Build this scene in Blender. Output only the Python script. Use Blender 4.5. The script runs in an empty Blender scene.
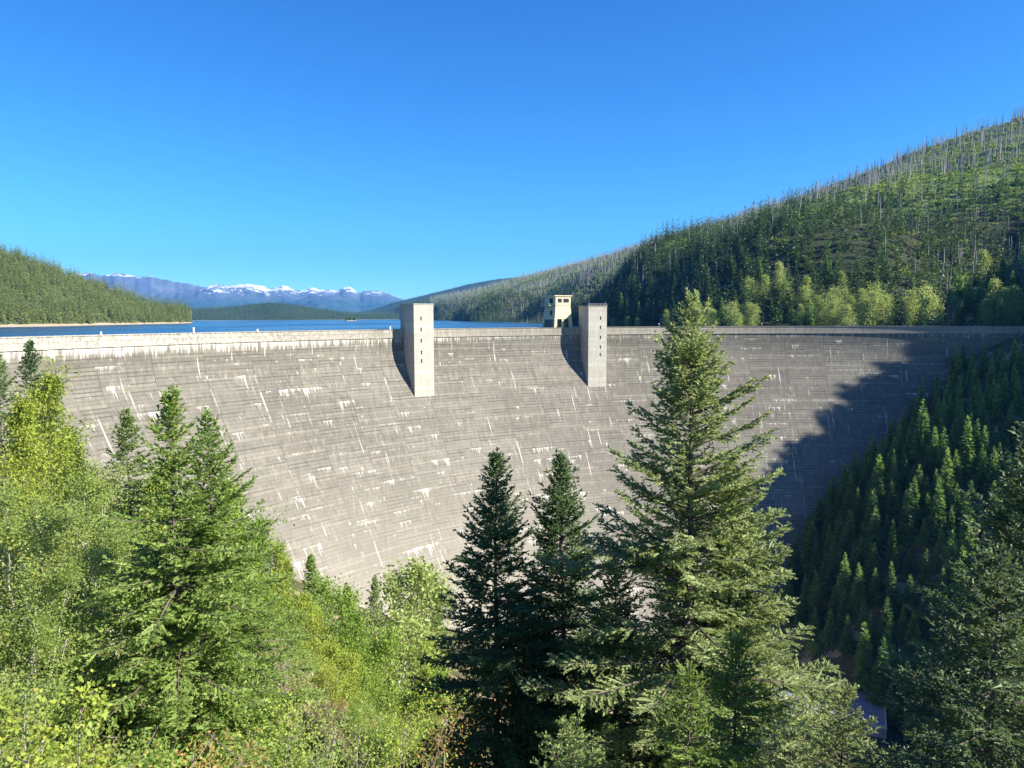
import bpy, math, random
import numpy as np
from mathutils import Vector, Matrix, Euler

SC = bpy.context.scene
COL = SC.collection
PI = math.pi
rad = math.radians

# ------------------------------------------------------------------ camera
CAMZ = 178.4
FPX = 773.0
PITCH = rad(4.95)
ROLL = -0.003
cam_d = bpy.data.cameras.new('camera')
cam_d.sensor_width = 36.0
cam_d.lens = 36.0 * FPX / 1024.0
cam_d.clip_start = 0.1
cam_d.clip_end = 200000.0
cam = bpy.data.objects.new('camera', cam_d)
COL.objects.link(cam)
CAM_R = Euler((PI / 2 - PITCH, 0, 0)).to_matrix() @ Matrix.Rotation(ROLL, 3, 'Z')
cam.matrix_world = Matrix.Translation((0, 0, CAMZ)) @ CAM_R.to_4x4()
SC.camera = cam


def ray(px, py):
    v = CAM_R @ Vector(((px - 512) / FPX, (384 - py) / FPX, -1))
    return v / v.y


def at(px, py, d):
    """world point seen at (px, py) at forward distance d"""
    r = ray(px, py)
    return Vector((r.x * d, d, CAMZ + r.z * d))


def tx(px):
    return ray(px, 317).x


# ------------------------------------------------------------------ noise
def _hash(ix, iy, seed):
    h = (ix.astype(np.int64) * 374761393 + iy.astype(np.int64) * 668265263 + seed * 1442695041) & 0x7fffffff
    h = ((h ^ (h >> 13)) * 1274126177) & 0x7fffffff
    h = h ^ (h >> 16)
    return (h & 0xffff) / 65535.0


def vnoise(x, y, seed=0):
    x = np.asarray(x, float); y = np.asarray(y, float)
    ix = np.floor(x); iy = np.floor(y)
    fx = x - ix; fy = y - iy
    fx = fx * fx * (3 - 2 * fx); fy = fy * fy * (3 - 2 * fy)
    a = _hash(ix, iy, seed); b = _hash(ix + 1, iy, seed)
    c = _hash(ix, iy + 1, seed); d = _hash(ix + 1, iy + 1, seed)
    return (a + (b - a) * fx) * (1 - fy) + (c + (d - c) * fx) * fy


def fbm(x, y, seed=0, octv=4):
    s = 0; a = 0.5
    for o in range(octv):
        s = s + a * (vnoise(x, y, seed + o * 17) - 0.5) * 2
        x = x * 2.03; y = y * 2.03; a *= 0.5
    return s


# ------------------------------------------------------------------ object helpers
def tag(o, label=None, cat=None, group=None, kind=None):
    if label: o['label'] = label
    if cat: o['category'] = cat
    if group: o['group'] = group
    if kind: o['kind'] = kind
    return o


def link(name, me, mat=None, parent=None, loc=None):
    o = bpy.data.objects.new(name, me)
    COL.objects.link(o)
    if mat is not None and me is not None:
        for m in (mat if isinstance(mat, (list, tuple)) else [mat]):
            if m.name not in [k.name for k in me.materials if k]:
                me.materials.append(m)
    if parent: o.parent = parent
    if loc is not None: o.location = loc
    return o


def empty(name, loc=(0, 0, 0), rz=0):
    o = bpy.data.objects.new(name, None)
    o.empty_display_size = 0.5
    COL.objects.link(o)
    o.location = loc
    o.rotation_euler = (0, 0, rz)
    return o


def quads_mesh(name, Q, smooth=False, mats=None, midx=None):
    """Q: (N,4,3) separate quads"""
    Q = np.ascontiguousarray(Q, dtype=np.float32)
    n = Q.shape[0]
    me = bpy.data.meshes.new(name)
    me.vertices.add(n * 4)
    me.vertices.foreach_set('co', Q.reshape(-1))
    me.loops.add(n * 4)
    me.loops.foreach_set('vertex_index', np.arange(n * 4, dtype=np.int32))
    me.polygons.add(n)
    me.polygons.foreach_set('loop_start', np.arange(0, n * 4, 4, dtype=np.int32))
    if midx is not None:
        me.polygons.foreach_set('material_index', np.asarray(midx, np.int32))
    if smooth:
        me.polygons.foreach_set('use_smooth', np.ones(n, bool))
    for m in (mats or []):
        me.materials.append(m)
    me.update()
    return me


def grid_mesh(name, P, smooth=True):
    """P: (R,C,3) connected grid"""
    R, C = P.shape[:2]
    idx = np.arange(R * C).reshape(R, C)
    F = np.stack([idx[:-1, :-1], idx[:-1, 1:], idx[1:, 1:], idx[1:, :-1]], -1).reshape(-1, 4)
    me = bpy.data.meshes.new(name)
    me.vertices.add(R * C)
    me.vertices.foreach_set('co', np.ascontiguousarray(P, np.float32).reshape(-1))
    n = len(F)
    me.loops.add(n * 4)
    me.loops.foreach_set('vertex_index', F.reshape(-1).astype(np.int32))
    me.polygons.add(n)
    me.polygons.foreach_set('loop_start', np.arange(0, n * 4, 4, dtype=np.int32))
    me.polygons.foreach_set('use_smooth', np.full(n, smooth))
    me.update()
    return me


def set_uv(me, uv_per_vert):
    vi = np.empty(len(me.loops), np.int32)
    me.loops.foreach_get('vertex_index', vi)
    lay = me.uv_layers.new(name='UVMap')
    lay.data.foreach_set('uv', np.ascontiguousarray(uv_per_vert[vi], np.float32).reshape(-1))


class MB:
    """collects boxes, tubes and prisms into one mesh"""
    def __init__(self):
        self.v = []; self.f = []

    def add(self, vs, fs):
        b = len(self.v)
        self.v += [tuple(p) for p in vs]
        self.f += [tuple(b + i for i in f) for f in fs]
        return self

    def hexa(self, p8):
        return self.add(p8, [(3, 2, 1, 0), (4, 5, 6, 7), (0, 1, 5, 4), (1, 2, 6, 5), (2, 3, 7, 6), (3, 0, 4, 7)])

    def box(self, x0, x1, y0, y1, z0, z1):
        return self.hexa([(x0, y0, z0), (x1, y0, z0), (x1, y1, z0), (x0, y1, z0),
                          (x0, y0, z1), (x1, y0, z1), (x1, y1, z1), (x0, y1, z1)])

    def bar(self, a, b, w, h=None):
        a = Vector(a); b = Vector(b); h = h or w
        d = (b - a).normalized()
        up = Vector((0, 0, 1)) if abs(d.z) < .95 else Vector((1, 0, 0))
        s = d.cross(up).normalized() * w / 2
        u = s.cross(d).normalized() * h / 2
        return self.hexa([a - s - u, a + s - u, b + s - u, b - s - u, a - s + u, a + s + u, b + s + u, b - s + u])

    def tube(self, pts, rr, n=8):
        pts = [Vector(p) for p in pts]
        base = len(self.v)
        for i, p in enumerate(pts):
            d = (pts[min(i + 1, len(pts) - 1)] - pts[max(i - 1, 0)]).normalized()
            up = Vector((1, 0, 0)) if abs(d.x) < .9 else Vector((0, 1, 0))
            s = d.cross(up).normalized(); u = s.cross(d).normalized()
            r = rr[i] if hasattr(rr, '__len__') else rr
            for k in range(n):
                a = 2 * PI * k / n
                self.v.append(tuple(p + s * (r * math.cos(a)) + u * (r * math.sin(a))))
        for i in range(len(pts) - 1):
            for k in range(n):
                a = base + i * n + k; b = base + i * n + (k + 1) % n
                self.f.append((a, b, b + n, a + n))
        self.f.append(tuple(base + k for k in range(n))[::-1])
        self.f.append(tuple(base + (len(pts) - 1) * n + k for k in range(n)))
        return self

    def mesh(self, name, bevel=0):
        me = bpy.data.meshes.new(name)
        me.from_pydata(self.v, [], self.f)
        me.update()
        if bevel:
            import bmesh
            bm = bmesh.new(); bm.from_mesh(me)
            bmesh.ops.recalc_face_normals(bm, faces=bm.faces)
            bmesh.ops.bevel(bm, geom=list(bm.edges), offset=bevel, segments=1, affect='EDGES', clamp_overlap=True)
            bm.to_mesh(me); bm.free()
        return me

    def build(self, name, mat, parent=None, loc=None, bevel=0):
        return link(name, self.mesh(name, bevel), mat, parent, loc)


# ------------------------------------------------------------------ materials
class NT:
    def __init__(self, name):
        self.m = bpy.data.materials.new(name)
        self.m.use_nodes = True
        self.t = self.m.node_tree
        self.t.nodes.clear()
        self.out = self.t.nodes.new('ShaderNodeOutputMaterial')

    def n(self, typ, **kw):
        nd = self.t.nodes.new('ShaderNode' + typ)
        for k, v in kw.items():
            if k.startswith('i_'):
                self.set(nd.inputs[k[2:].replace('_', ' ')], v)
            else:
                setattr(nd, k, v)
        return nd

    def set(self, sock, v):
        if hasattr(v, 'is_output') or isinstance(v, bpy.types.NodeSocket):
            self.t.links.new(v, sock)
        else:
            sock.default_value = v

    def math(self, op, a, b=None, c=None, clamp=False):
        nd = self.t.nodes.new('ShaderNodeMath'); nd.operation = op; nd.use_clamp = clamp
        self.set(nd.inputs[0], a)
        if b is not None: self.set(nd.inputs[1], b)
        if c is not None: self.set(nd.inputs[2], c)
        return nd.outputs[0]

    def ramp(self, fac, stops, interp='LINEAR'):
        nd = self.t.nodes.new('ShaderNodeValToRGB')
        nd.color_ramp.interpolation = interp
        el = nd.color_ramp.elements
        while len(el) < len(stops): el.new(0.5)
        for e, (p, c) in zip(el, stops):
            e.position = p
            e.color = (c[0], c[1], c[2], 1) if hasattr(c, '__len__') else (c, c, c, 1)
        self.set(nd.inputs[0], fac)
        return nd.outputs[0]

    def mix(self, fac, a, b, blend='MIX'):
        nd = self.t.nodes.new('ShaderNodeMix'); nd.data_type = 'RGBA'; nd.blend_type = blend
        self.set(nd.inputs[0], fac)
        self.set(nd.inputs[6], a if not isinstance(a, tuple) else (*a[:3], 1))
        self.set(nd.inputs[7], b if not isinstance(b, tuple) else (*b[:3], 1))
        return nd.outputs[2]

    def maprange(self, v, a, b, c=0., d=1., smooth=True):
        nd = self.t.nodes.new('ShaderNodeMapRange')
        nd.interpolation_type = 'SMOOTHSTEP' if smooth else 'LINEAR'
        self.set(nd.inputs[0], v)
        for i, q in enumerate((a, b, c, d)): self.set(nd.inputs[i + 1], q)
        return nd.outputs[0]

    def noise(self, vec, scale, detail=3, rough=.55, dim='3D', w=None):
        nd = self.t.nodes.new('ShaderNodeTexNoise'); nd.noise_dimensions = dim
        if vec is not None: self.set(nd.inputs['Vector'], vec)
        nd.inputs['Scale'].default_value = scale
        nd.inputs['Detail'].default_value = detail
        nd.inputs['Roughness'].default_value = rough
        return nd.outputs[0]

    def xyz(self, x, y, z):
        nd = self.t.nodes.new('ShaderNodeCombineXYZ')
        for i, q in enumerate((x, y, z)): self.set(nd.inputs[i], q)
        return nd.outputs[0]

    def principled(self, color, rough=.7, spec=.3, **kw):
        nd = self.t.nodes.new('ShaderNodeBsdfPrincipled')
        self.set(nd.inputs['Base Color'], color if not isinstance(color, tuple) else (*color[:3], 1))
        self.set(nd.inputs['Roughness'], rough)
        nd.inputs['Specular IOR Level'].default_value = spec
        for k, v in kw.items(): self.set(nd.inputs[k.replace('_', ' ')], v)
        return nd

    def bump(self, h, strength=.3, dist=.1):
        nd = self.t.nodes.new('ShaderNodeBump')
        nd.inputs['Strength'].default_value = strength
        nd.inputs['Distance'].default_value = dist
        self.set(nd.inputs['Height'], h)
        return nd.outputs[0]

    def done(self, sh):
        self.t.links.new(sh, self.out.inputs['Surface'])
        return self.m


def foliage(name, c_lo, c_mid, c_hi, transl=.3, clump=1.2, rough=.6, objvar=.5, spec=.25, accent=None, acc=.97):
    t = NT(name)
    geo = t.n('NewGeometry')
    info = t.n('ObjectInfo')
    tc = t.n('TexCoord')
    isl = geo.outputs['Random Per Island']
    nz = t.noise(tc.outputs['Object'], clump, 2)
    f = t.math('MULTIPLY_ADD', isl, .45, t.math('MULTIPLY', nz, .6))
    f = t.math('ADD', f, t.math('MULTIPLY', t.math('SUBTRACT', info.outputs['Random'], .5), objvar), clamp=True)
    col = t.ramp(f, [(.15, c_lo), (.5, c_mid), (.9, c_hi)])
    if accent:
        a2 = t.math('FRACT', t.math('MULTIPLY', isl, 37.7))
        nz2 = t.noise(tc.outputs['Object'], clump * .8, 1)
        g = t.math('ADD', a2, t.math('MULTIPLY', nz2, .35))
        col = t.mix(t.math('GREATER_THAN', g, acc), col, accent)
    p = t.principled(col, rough, spec)
    if transl > 0:
        tr = t.n('BsdfTranslucent')
        col2 = t.mix(.45, col, (c_hi[0] * 1.5, c_hi[1] * 1.5, c_hi[2] * .8))
        t.set(tr.inputs['Color'], col2)
        mx = t.n('MixShader')
        mx.inputs[0].default_value = transl
        t.t.links.new(p.outputs[0], mx.inputs[1]); t.t.links.new(tr.outputs[0], mx.inputs[2])
        return t.done(mx.outputs[0])
    return t.done(p.outputs[0])


def simple(name, c1, c2, scale=3., rough=.8, spec=.3, bump=.2, detail=4, metallic=0.):
    t = NT(name)
    tc = t.n('TexCoord')
    nz = t.noise(tc.outputs['Object'], scale, detail)
    col = t.ramp(nz, [(.3, c1), (.7, c2)])
    p = t.principled(col, rough, spec, Metallic=metallic)
    if bump:
        t.set(p.inputs['Normal'], t.bump(nz, bump, .05))
    return t.done(p.outputs[0])


def dam_concrete(name, face=True):
    """concrete with lift lines, block joints and lime streaks; uv = metres along the arc, metres of height"""
    t = NT(name)
    uv = t.n('UVMap').outputs[0]
    sp = t.n('SeparateXYZ'); t.set(sp.inputs[0], uv)
    u, v = sp.outputs[0], sp.outputs[1]
    tone = t.noise(t.xyz(u, v, 0.), .018, 4, .6)
    fine = t.noise(t.xyz(u, t.math('MULTIPLY', v, 3.), 1.), .35, 5, .65)
    col = t.ramp(tone, [(.3, (.132, .126, .106)), (.7, (.205, .195, .164))])
    col = t.mix(t.math('MULTIPLY', fine, .55), col, (.104, .097, .079))
    # tone of single pours
    bu = t.math('FLOOR', t.math('DIVIDE', u, 24.4))
    wn = t.n('TexWhiteNoise', noise_dimensions='2D')
    t.set(wn.inputs['Vector'], t.xyz(bu, t.math('FLOOR', t.math('DIVIDE', v, 7.62)), 0.))
    col = t.mix(t.math('MULTIPLY', t.math('SUBTRACT', wn.outputs[0], .35, clamp=True), .6), col, (.11, .10, .082))
    wn2 = t.n('TexWhiteNoise', noise_dimensions='2D')
    lift = t.math('DIVIDE', v, 1.524)
    t.set(wn2.inputs['Vector'], t.xyz(bu, t.math('FLOOR', lift), 3.))
    col = t.mix(t.math('MULTIPLY', t.math('SUBTRACT', wn2.outputs[0], .55, clamp=True), .75), col, (.265, .247, .203))
    # blotchy weathering with a vertical grain
    mott = t.noise(t.xyz(t.math('MULTIPLY', u, .9), t.math('MULTIPLY', v, .35), 7.), .55, 5, .75)
    col = t.mix(t.maprange(mott, .50, .66, 0., .55), col, (.085, .078, .064))
    col = t.mix(t.maprange(mott, .46, .34, 0., .45), col, (.27, .25, .205))
    # lift lines
    ln = t.n('TexWhiteNoise', noise_dimensions='2D')
    t.set(ln.inputs['Vector'], t.xyz(t.math('FLOOR', t.math('DIVIDE', u, 12.2)), t.math('FLOOR', t.math('ADD', lift, .5)), 5.))
    dl = t.math('ABSOLUTE', t.math('SUBTRACT', t.math('FRACT', t.math('ADD', lift, .5)), .5))
    wob = t.noise(t.xyz(u, v, 4.), .6, 2)
    strong = t.math('MULTIPLY', t.math('GREATER_THAN', ln.outputs[0], .78), .6)
    lm = t.math('MULTIPLY', t.maprange(dl, .07, .2, 1., 0.), t.math('ADD', t.math('MULTIPLY', wob, .6), t.math('MULTIPLY_ADD', ln.outputs[0], .25, strong)), clamp=True)
    col = t.mix(t.math('MULTIPLY', lm, .72), col, (.062, .056, .047))
    # contraction joints
    dj = t.math('MULTIPLY', t.math('ABSOLUTE', t.math('SUBTRACT', t.math('FRACT', t.math('DIVIDE', u, 24.4)), .5)), 24.4)
    jm = t.maprange(dj, 11.8, 12.05, 0., 1.)
    jn = t.noise(t.xyz(bu, t.math('MULTIPLY', v, .06), 9.), 1., 3)
    col = t.mix(t.math('MULTIPLY', jm, t.maprange(jn, .35, .7, .75, .12)), col, (.08, .07, .06))
    # lime streaks hanging from the lift joints
    white = None
    for k, (H, off, dens, ml, fq) in enumerate(((7.62, 0., .59, .85, 2.2), (4.572, 1.7, .60, .85, 2.6), (12.19, 5., .585, .7, 1.8), (3.05, .6, .62, .9, 3.0))):
        r = t.math('DIVIDE', t.math('ADD', v, off), H)
        row = t.math('FLOOR', r)
        down = t.math('MULTIPLY', t.math('SUBTRACT', 1., t.math('FRACT', r)), H)    # metres below the joint
        patch = t.noise(t.xyz(t.math('MULTIPLY', u, .05), t.math('MULTIPLY', row, 7.31), 11. + k), 1., 2, .6)
        pm = t.math('MULTIPLY', t.maprange(patch, dens - .026, dens + .05, 0., 1.), t.maprange(t.noise(t.xyz(t.math('MULTIPLY', u, .02), t.math('MULTIPLY', row, 3.13), 71. + k), 1., 1), .35, .6, .25, 1.))
        drip = t.noise(t.xyz(t.math('MULTIPLY', u, .55 * fq), t.math('MULTIPLY', row, 3.7), 23. + k), 1., 3, .7)
        ln_ = t.math('MULTIPLY', t.math('POWER', t.maprange(drip, .42, .75, 0., 1.), 1.6), H * ml)
        ln_ = t.math('MULTIPLY', t.math('ADD', ln_, .55), pm)
        m = t.maprange(t.math('SUBTRACT', ln_, down), 0., 1.3, 0., 1.)
        m = t.math('MULTIPLY', m, t.maprange(t.noise(t.xyz(u, t.math('MULTIPLY', v, .6), 31. + k), 1.1, 3, .7), .3, .6, .3, 1.))
        white = m if white is None else t.math('MAXIMUM', white, m)
    # long thin runs down the joints
    for k, (W, off, wd) in enumerate(((24.4, 0., .5), (12.2, 3.1, .3), (17.3, 5.3, .42))):
        d2 = t.math('MULTIPLY', t.math('ABSOLUTE', t.math('SUBTRACT', t.math('FRACT', t.math('ADD', t.math('DIVIDE', t.math('ADD', u, off), W), .5)), .5)), W)
        seg = t.noise(t.xyz(t.math('MULTIPLY', t.math('FLOOR', t.math('ADD', t.math('DIVIDE', t.math('ADD', u, off), W), .5)), 5.17), t.math('MULTIPLY', v, .04), 41. + k), 1., 4, .7)
        m = t.math('MULTIPLY', t.maprange(d2, wd * .35, wd, 1., 0.), t.maprange(seg, .53, .67, 0., .7))
        white = t.math('MAXIMUM', white, m)
    # a fainter, much denser set of short runs
    faint = t.noise(t.xyz(t.math('MULTIPLY', u, 1.5), t.math('MULTIPLY', v, .16), 61.), 1., 4, .7)
    fpat = t.noise(t.xyz(u, v, 63.), .03, 3, .6)
    white = t.math('MAXIMUM', white, t.math('MULTIPLY', t.maprange(faint, .60, .74, 0., .65), t.maprange(fpat, .42, .62, .1, 1.)))
    # pale wash just under the crest, stronger towards the left end
    band = t.maprange(v, 159., 167., 0., 1.)
    wn_ = t.noise(t.xyz(t.math('MULTIPLY', u, .9), t.math('MULTIPLY', v, .05), 51.), 1., 4, .7)
    lf = t.maprange(u, 150., 420., .13, .02)
    m = t.maprange(t.math('ADD', t.math('MULTIPLY', band, .33), t.math('ADD', t.math('MULTIPLY', wn_, .8), lf)), .72, .95, 0., .85)
    white = t.math('MAXIMUM', white, t.math('MULTIPLY', m, t.maprange(v, 153., 162., 0., 1.)))
    # lighter tone low on the face and towards the left bank
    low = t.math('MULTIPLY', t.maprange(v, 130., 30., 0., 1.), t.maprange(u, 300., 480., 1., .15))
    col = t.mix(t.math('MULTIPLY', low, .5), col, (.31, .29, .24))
    col = t.mix(white, col, (.62, .595, .52))
    p = t.principled(col, .9, .2)
    t.set(p.inputs['Normal'], t.bump(t.math('SUBTRACT', fine, t.math('MULTIPLY', lm, .8)), .35, .15))
    return t.done(p.outputs[0])


def crest_concrete(name):
    t = NT(name)
    uv = t.n('UVMap').outputs[0]
    sp = t.n('SeparateXYZ'); t.set(sp.inputs[0], uv)
    u, v = sp.outputs[0], sp.outputs[1]
    nz = t.noise(t.xyz(t.math('MULTIPLY', u, 1.), t.math('MULTIPLY', v, .25), 0.), .5, 5, .7)
    big = t.noise(t.xyz(u, v, 2.), .04, 3)
    col = t.ramp(t.math('MULTIPLY_ADD', big, .4, t.math('MULTIPLY', nz, .6)), [(.35, (.19, .176, .143)), (.65, (.33, .31, .26))])
    dj = t.math('MULTIPLY', t.math('ABSOLUTE', t.math('SUBTRACT', t.math('FRACT', t.math('DIVIDE', u, 6.1)), .5)), 6.1)
    col = t.mix(t.maprange(dj, 2.85, 3.0, 0., .5), col, (.16, .14, .12))
    st = t.noise(t.xyz(t.math('MULTIPLY', u, .8), t.math('MULTIPLY', v, .5), 6.), 1., 5, .75)
    lf = t.maprange(u, 120., 420., .1, -.05)
    col = t.mix(t.maprange(t.math('ADD', st, lf), .52, .72, 0., .8), col, (.54, .515, .45))
    hb = t.math('ABSOLUTE', t.math('SUBTRACT', v, 169.9))
    col = t.mix(t.maprange(hb, .0, .35, .5, 0.), col, (.15, .14, .115))
    p = t.principled(col, .88, .25)
    t.set(p.inputs['Normal'], t.bump(nz, .3, .1))
    return t.done(p.outputs[0])


def tower_concrete(name):
    t = NT(name)
    tc = t.n('TexCoord')
    sp = t.n('SeparateXYZ'); t.set(sp.inputs[0], tc.outputs['Object'])
    z = sp.outputs[2]
    nz = t.noise(tc.outputs['Object'], .5, 5, .65)
    col = t.ramp(nz, [(.3, (.34, .33, .285)), (.7, (.47, .455, .395))])
    d = t.math('ABSOLUTE', t.math('SUBTRACT', t.math('FRACT', t.math('DIVIDE', z, 3.05)), .5))
    col = t.mix(t.math('MULTIPLY', t.maprange(d, .44, .49, 0., 1.), t.math('MULTIPLY', nz, .9)), col, (.22, .2, .17))
    wn = t.n('TexWhiteNoise', noise_dimensions='1D'); t.set(wn.inputs['W'], t.math('FLOOR', t.math('DIVIDE', z, 3.05)))
    col = t.mix(t.math('MULTIPLY', wn.outputs[0], .4), col, (.30, .285, .24))
    st = t.noise(t.xyz(t.math('MULTIPLY', sp.outputs[0], 1.2), t.math('MULTIPLY', sp.outputs[1], 1.2), t.math('MULTIPLY', z, .08)), 1., 4, .7)
    col = t.mix(t.maprange(st, .48, .72, 0., .7), col, (.22, .205, .17))
    p = t.principled(col, .88, .25)
    t.set(p.inputs['Normal'], t.bump(nz, .2, .08))
    return t.done(p.outputs[0])


def ground_mat(name, stops, scale=.05, bare=None, bare_lo=.58):
    t = NT(name)
    geo = t.n('NewGeometry')
    pos = geo.outputs['Position']
    a = t.noise(pos, scale, 5, .65)
    b = t.noise(pos, scale * 14, 4, .7)
    f = t.math('MULTIPLY_ADD', a, .6, t.math('MULTIPLY', b, .4))
    col = t.ramp(f, stops)
    if bare:
        c = t.noise(pos, scale * 2.3, 4, .6)
        col = t.mix(t.maprange(c, bare_lo, bare_lo + .08), col, bare)
    p = t.principled(col, .95, .1)
    t.set(p.inputs['Normal'], t.bump(b, .6, .5))
    return t.done(p.outputs[0])


M = {}
M['dam'] = dam_concrete('dam_face_concrete')
M['crest'] = crest_concrete('crest_concrete')
M['tower'] = tower_concrete('tower_concrete')
M['dark_void'] = simple('dark_opening', (.012, .012, .014), (.02, .02, .022), 1, .6, .3, 0)
M['stain'] = simple('weathered_concrete', (.10, .09, .08), (.2, .18, .15), 1., .9)
M['cream'] = simple('cream_painted_steel', (.50, .44, .27), (.62, .55, .36), 1.2, .6, .4, .05)
M['asphalt'] = simple('asphalt', (.045, .045, .045), (.065, .063, .06), 2., .9)
M['white_paint'] = simple('white_paint', (.72, .72, .70), (.8, .8, .78), 2., .5, .4, 0)
M['galv'] = simple('galvanised_steel', (.30, .31, .32), (.4, .4, .41), 3., .5, .5, 0, metallic=.6)
M['deck'] = simple('powerhouse_deck', (.14, .15, .175), (.23, .24, .265), .5, .7)  # dull blue-grey: part of the valley's shade is put into the colour
M['yellow'] = simple('yellow_paint', (.45, .36, .05), (.55, .44, .08), 2., .6)
M['pole_wood'] = simple('weathered_timber', (.24, .22, .19), (.36, .33, .28), 2., .85)
M['bark'] = simple('conifer_bark', (.085, .068, .055), (.17, .145, .12), 2.5, .95, .1, .6)
M['bark_pale'] = simple('pale_bark', (.26, .24, .20), (.48, .45, .39), 1.8, .85, .2, .3)
M['twig'] = simple('bare_twig', (.20, .17, .14), (.36, .32, .27), 2., .9, .1, .2)
M['snag'] = simple('dead_grey_wood', (.20, .195, .19), (.36, .35, .335), .3, .9, .1, 0)
M['rock'] = simple('sandstone_rock', (.25, .21, .17), (.42, .37, .30), .6, .95, .1, .6)

M['ground'] = ground_mat('forest_floor', [(.3, (.045, .04, .025)), (.5, (.085, .085, .04)), (.7, (.16, .14, .075))], .05, (.30, .235, .15), .55)
M['ground_shade'] = M['ground']
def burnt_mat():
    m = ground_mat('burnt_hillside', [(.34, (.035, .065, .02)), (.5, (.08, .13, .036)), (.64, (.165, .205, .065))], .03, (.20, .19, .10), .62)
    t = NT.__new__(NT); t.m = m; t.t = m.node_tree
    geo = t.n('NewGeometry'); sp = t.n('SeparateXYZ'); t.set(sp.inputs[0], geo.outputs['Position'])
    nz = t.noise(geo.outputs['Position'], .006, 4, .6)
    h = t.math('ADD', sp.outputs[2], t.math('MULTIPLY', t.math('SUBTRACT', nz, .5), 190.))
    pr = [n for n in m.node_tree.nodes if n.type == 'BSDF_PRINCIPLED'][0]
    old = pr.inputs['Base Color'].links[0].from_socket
    floor = t.mix(t.noise(geo.outputs['Position'], .3, 3), (.018, .030, .014), (.05, .05, .028))  # forest floor tone with the lower slope's shade painted in
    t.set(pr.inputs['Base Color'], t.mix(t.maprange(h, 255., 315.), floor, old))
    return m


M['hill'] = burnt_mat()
M['hill_forest'] = ground_mat('forested_hill', [(.3, (.04, .06, .02)), (.55, (.07, .09, .035)), (.75, (.12, .13, .06))], .012)
M['far_forest'] = ground_mat('far_forest_slope', [(.35, (.016, .035, .02)), (.6, (.035, .06, .03))], .004)
M['shore'] = ground_mat('sandy_shore', [(.3, (.30, .24, .17)), (.7, (.46, .38, .27))], .03)


def mountain_mat():
    t = NT('snow_capped_rock')
    geo = t.n('NewGeometry')
    sp = t.n('SeparateXYZ'); t.set(sp.inputs[0], geo.outputs['Position'])
    a = t.noise(geo.outputs['Position'], .0012, 6, .65)
    b = t.noise(geo.outputs['Position'], .0035, 5, .7)
    col = t.ramp(a, [(.35, (.05, .07, .05)), (.65, (.13, .13, .12))])
    treeline = t.maprange(sp.outputs[2], 500., 1000., 0., 1.)
    col = t.mix(treeline, t.ramp(b, [(.3, (.015, .04, .03)), (.7, (.035, .07, .045))]), t.ramp(a, [(.3, (.07, .08, .085)), (.7, (.14, .15, .155))]))
    nrm = t.n('SeparateXYZ'); t.set(nrm.inputs[0], geo.outputs['Normal'])
    h = t.math('ADD', sp.outputs[2], t.math('MULTIPLY', t.math('SUBTRACT', b, .5), 1500.))
    side = t.maprange(sp.outputs[0], -11500., -8000., -420., 150.)
    sn = t.maprange(t.math('ADD', t.math('SUBTRACT', h, 1140.), side), 0., 90., 0., 1.)
    sn = t.math('MULTIPLY', sn, t.maprange(sp.outputs[2], 720., 900., 0., 1.))
    col = t.mix(sn, col, (.8, .82, .85))
    p = t.principled(col, .9, .1)
    return t.done(p.outputs[0])


M['mountain'] = mountain_mat()


def water_mat(name='lake_water', c=(.008, .035, .085)):
    t = NT(name)
    geo = t.n('NewGeometry')
    mp = t.n('Mapping'); t.set(mp.inputs['Vector'], geo.outputs['Position'])
    mp.inputs['Scale'].default_value = (.5, .22, 1)
    a = t.noise(mp.outputs[0], 1.0, 4, .65)
    big = t.noise(geo.outputs['Position'], .004, 3)
    p = t.principled(c, .12, .5)
    t.set(p.inputs['Roughness'], t.maprange(big, .35, .65, .12, .26))
    t.set(p.inputs['Normal'], t.bump(a, .9, .8))
    return t.done(p.outputs[0])


M['water'] = water_mat()
M['river'] = water_mat('river_water', (.012, .022, .02))

# foliage colours
M['fir'] = foliage('fir_needles', (.07, .12, .032), (.15, .22, .06), (.26, .33, .115), .35, .8)
M['fir_olive'] = foliage('olive_fir_needles', (.105, .145, .055), (.215, .27, .11), (.36, .42, .19), .38, .8)
M['fir_dark'] = foliage('dark_fir_needles', (.034, .08, .032), (.095, .165, .062), (.21, .29, .115), .3, .8)
M['fir_grey'] = foliage('grey_fir_needles', (.022, .055, .022), (.065, .115, .045), (.21, .27, .135), .25, .8)
M['fir_bright'] = foliage('bright_fir_needles', (.10, .17, .034), (.215, .315, .075), (.36, .44, .15), .42, .8)
M['fir_young'] = foliage('young_fir_needles', (.12, .19, .04), (.21, .31, .07), (.31, .39, .12), .38, 1.)
M['bank_fir'] = foliage('bank_fir_needles', (.048, .115, .034), (.105, .205, .054), (.24, .36, .085), .38, .4, objvar=.7)
M['hill_fir'] = foliage('hill_fir_needles', (.018, .048, .020), (.042, .09, .030), (.10, .155, .045), .2, .3, objvar=.7)
M['left_fir'] = foliage('left_hill_needles', (.09, .13, .035), (.18, .23, .065), (.30, .33, .11), .35, .02, objvar=.1)
M['alder'] = foliage('alder_leaves', (.10, .18, .03), (.215, .32, .055), (.33, .42, .095), .44, .7, objvar=.3, accent=(.40, .30, .045), acc=1.19)
M['birch'] = foliage('birch_leaves', (.12, .19, .04), (.24, .32, .08), (.37, .43, .13), .44, .7, objvar=.3, accent=(.45, .34, .05), acc=1.19)
M['yellowing'] = foliage('yellowing_leaves', (.15, .23, .035), (.28, .36, .06), (.44, .47, .085), .42, .9, objvar=.2, accent=(.46, .36, .06), acc=1.2)
M['larch'] = foliage('larch_needles', (.16, .22, .035), (.27, .34, .05), (.38, .43, .075), .4, .6, objvar=.3)
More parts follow.
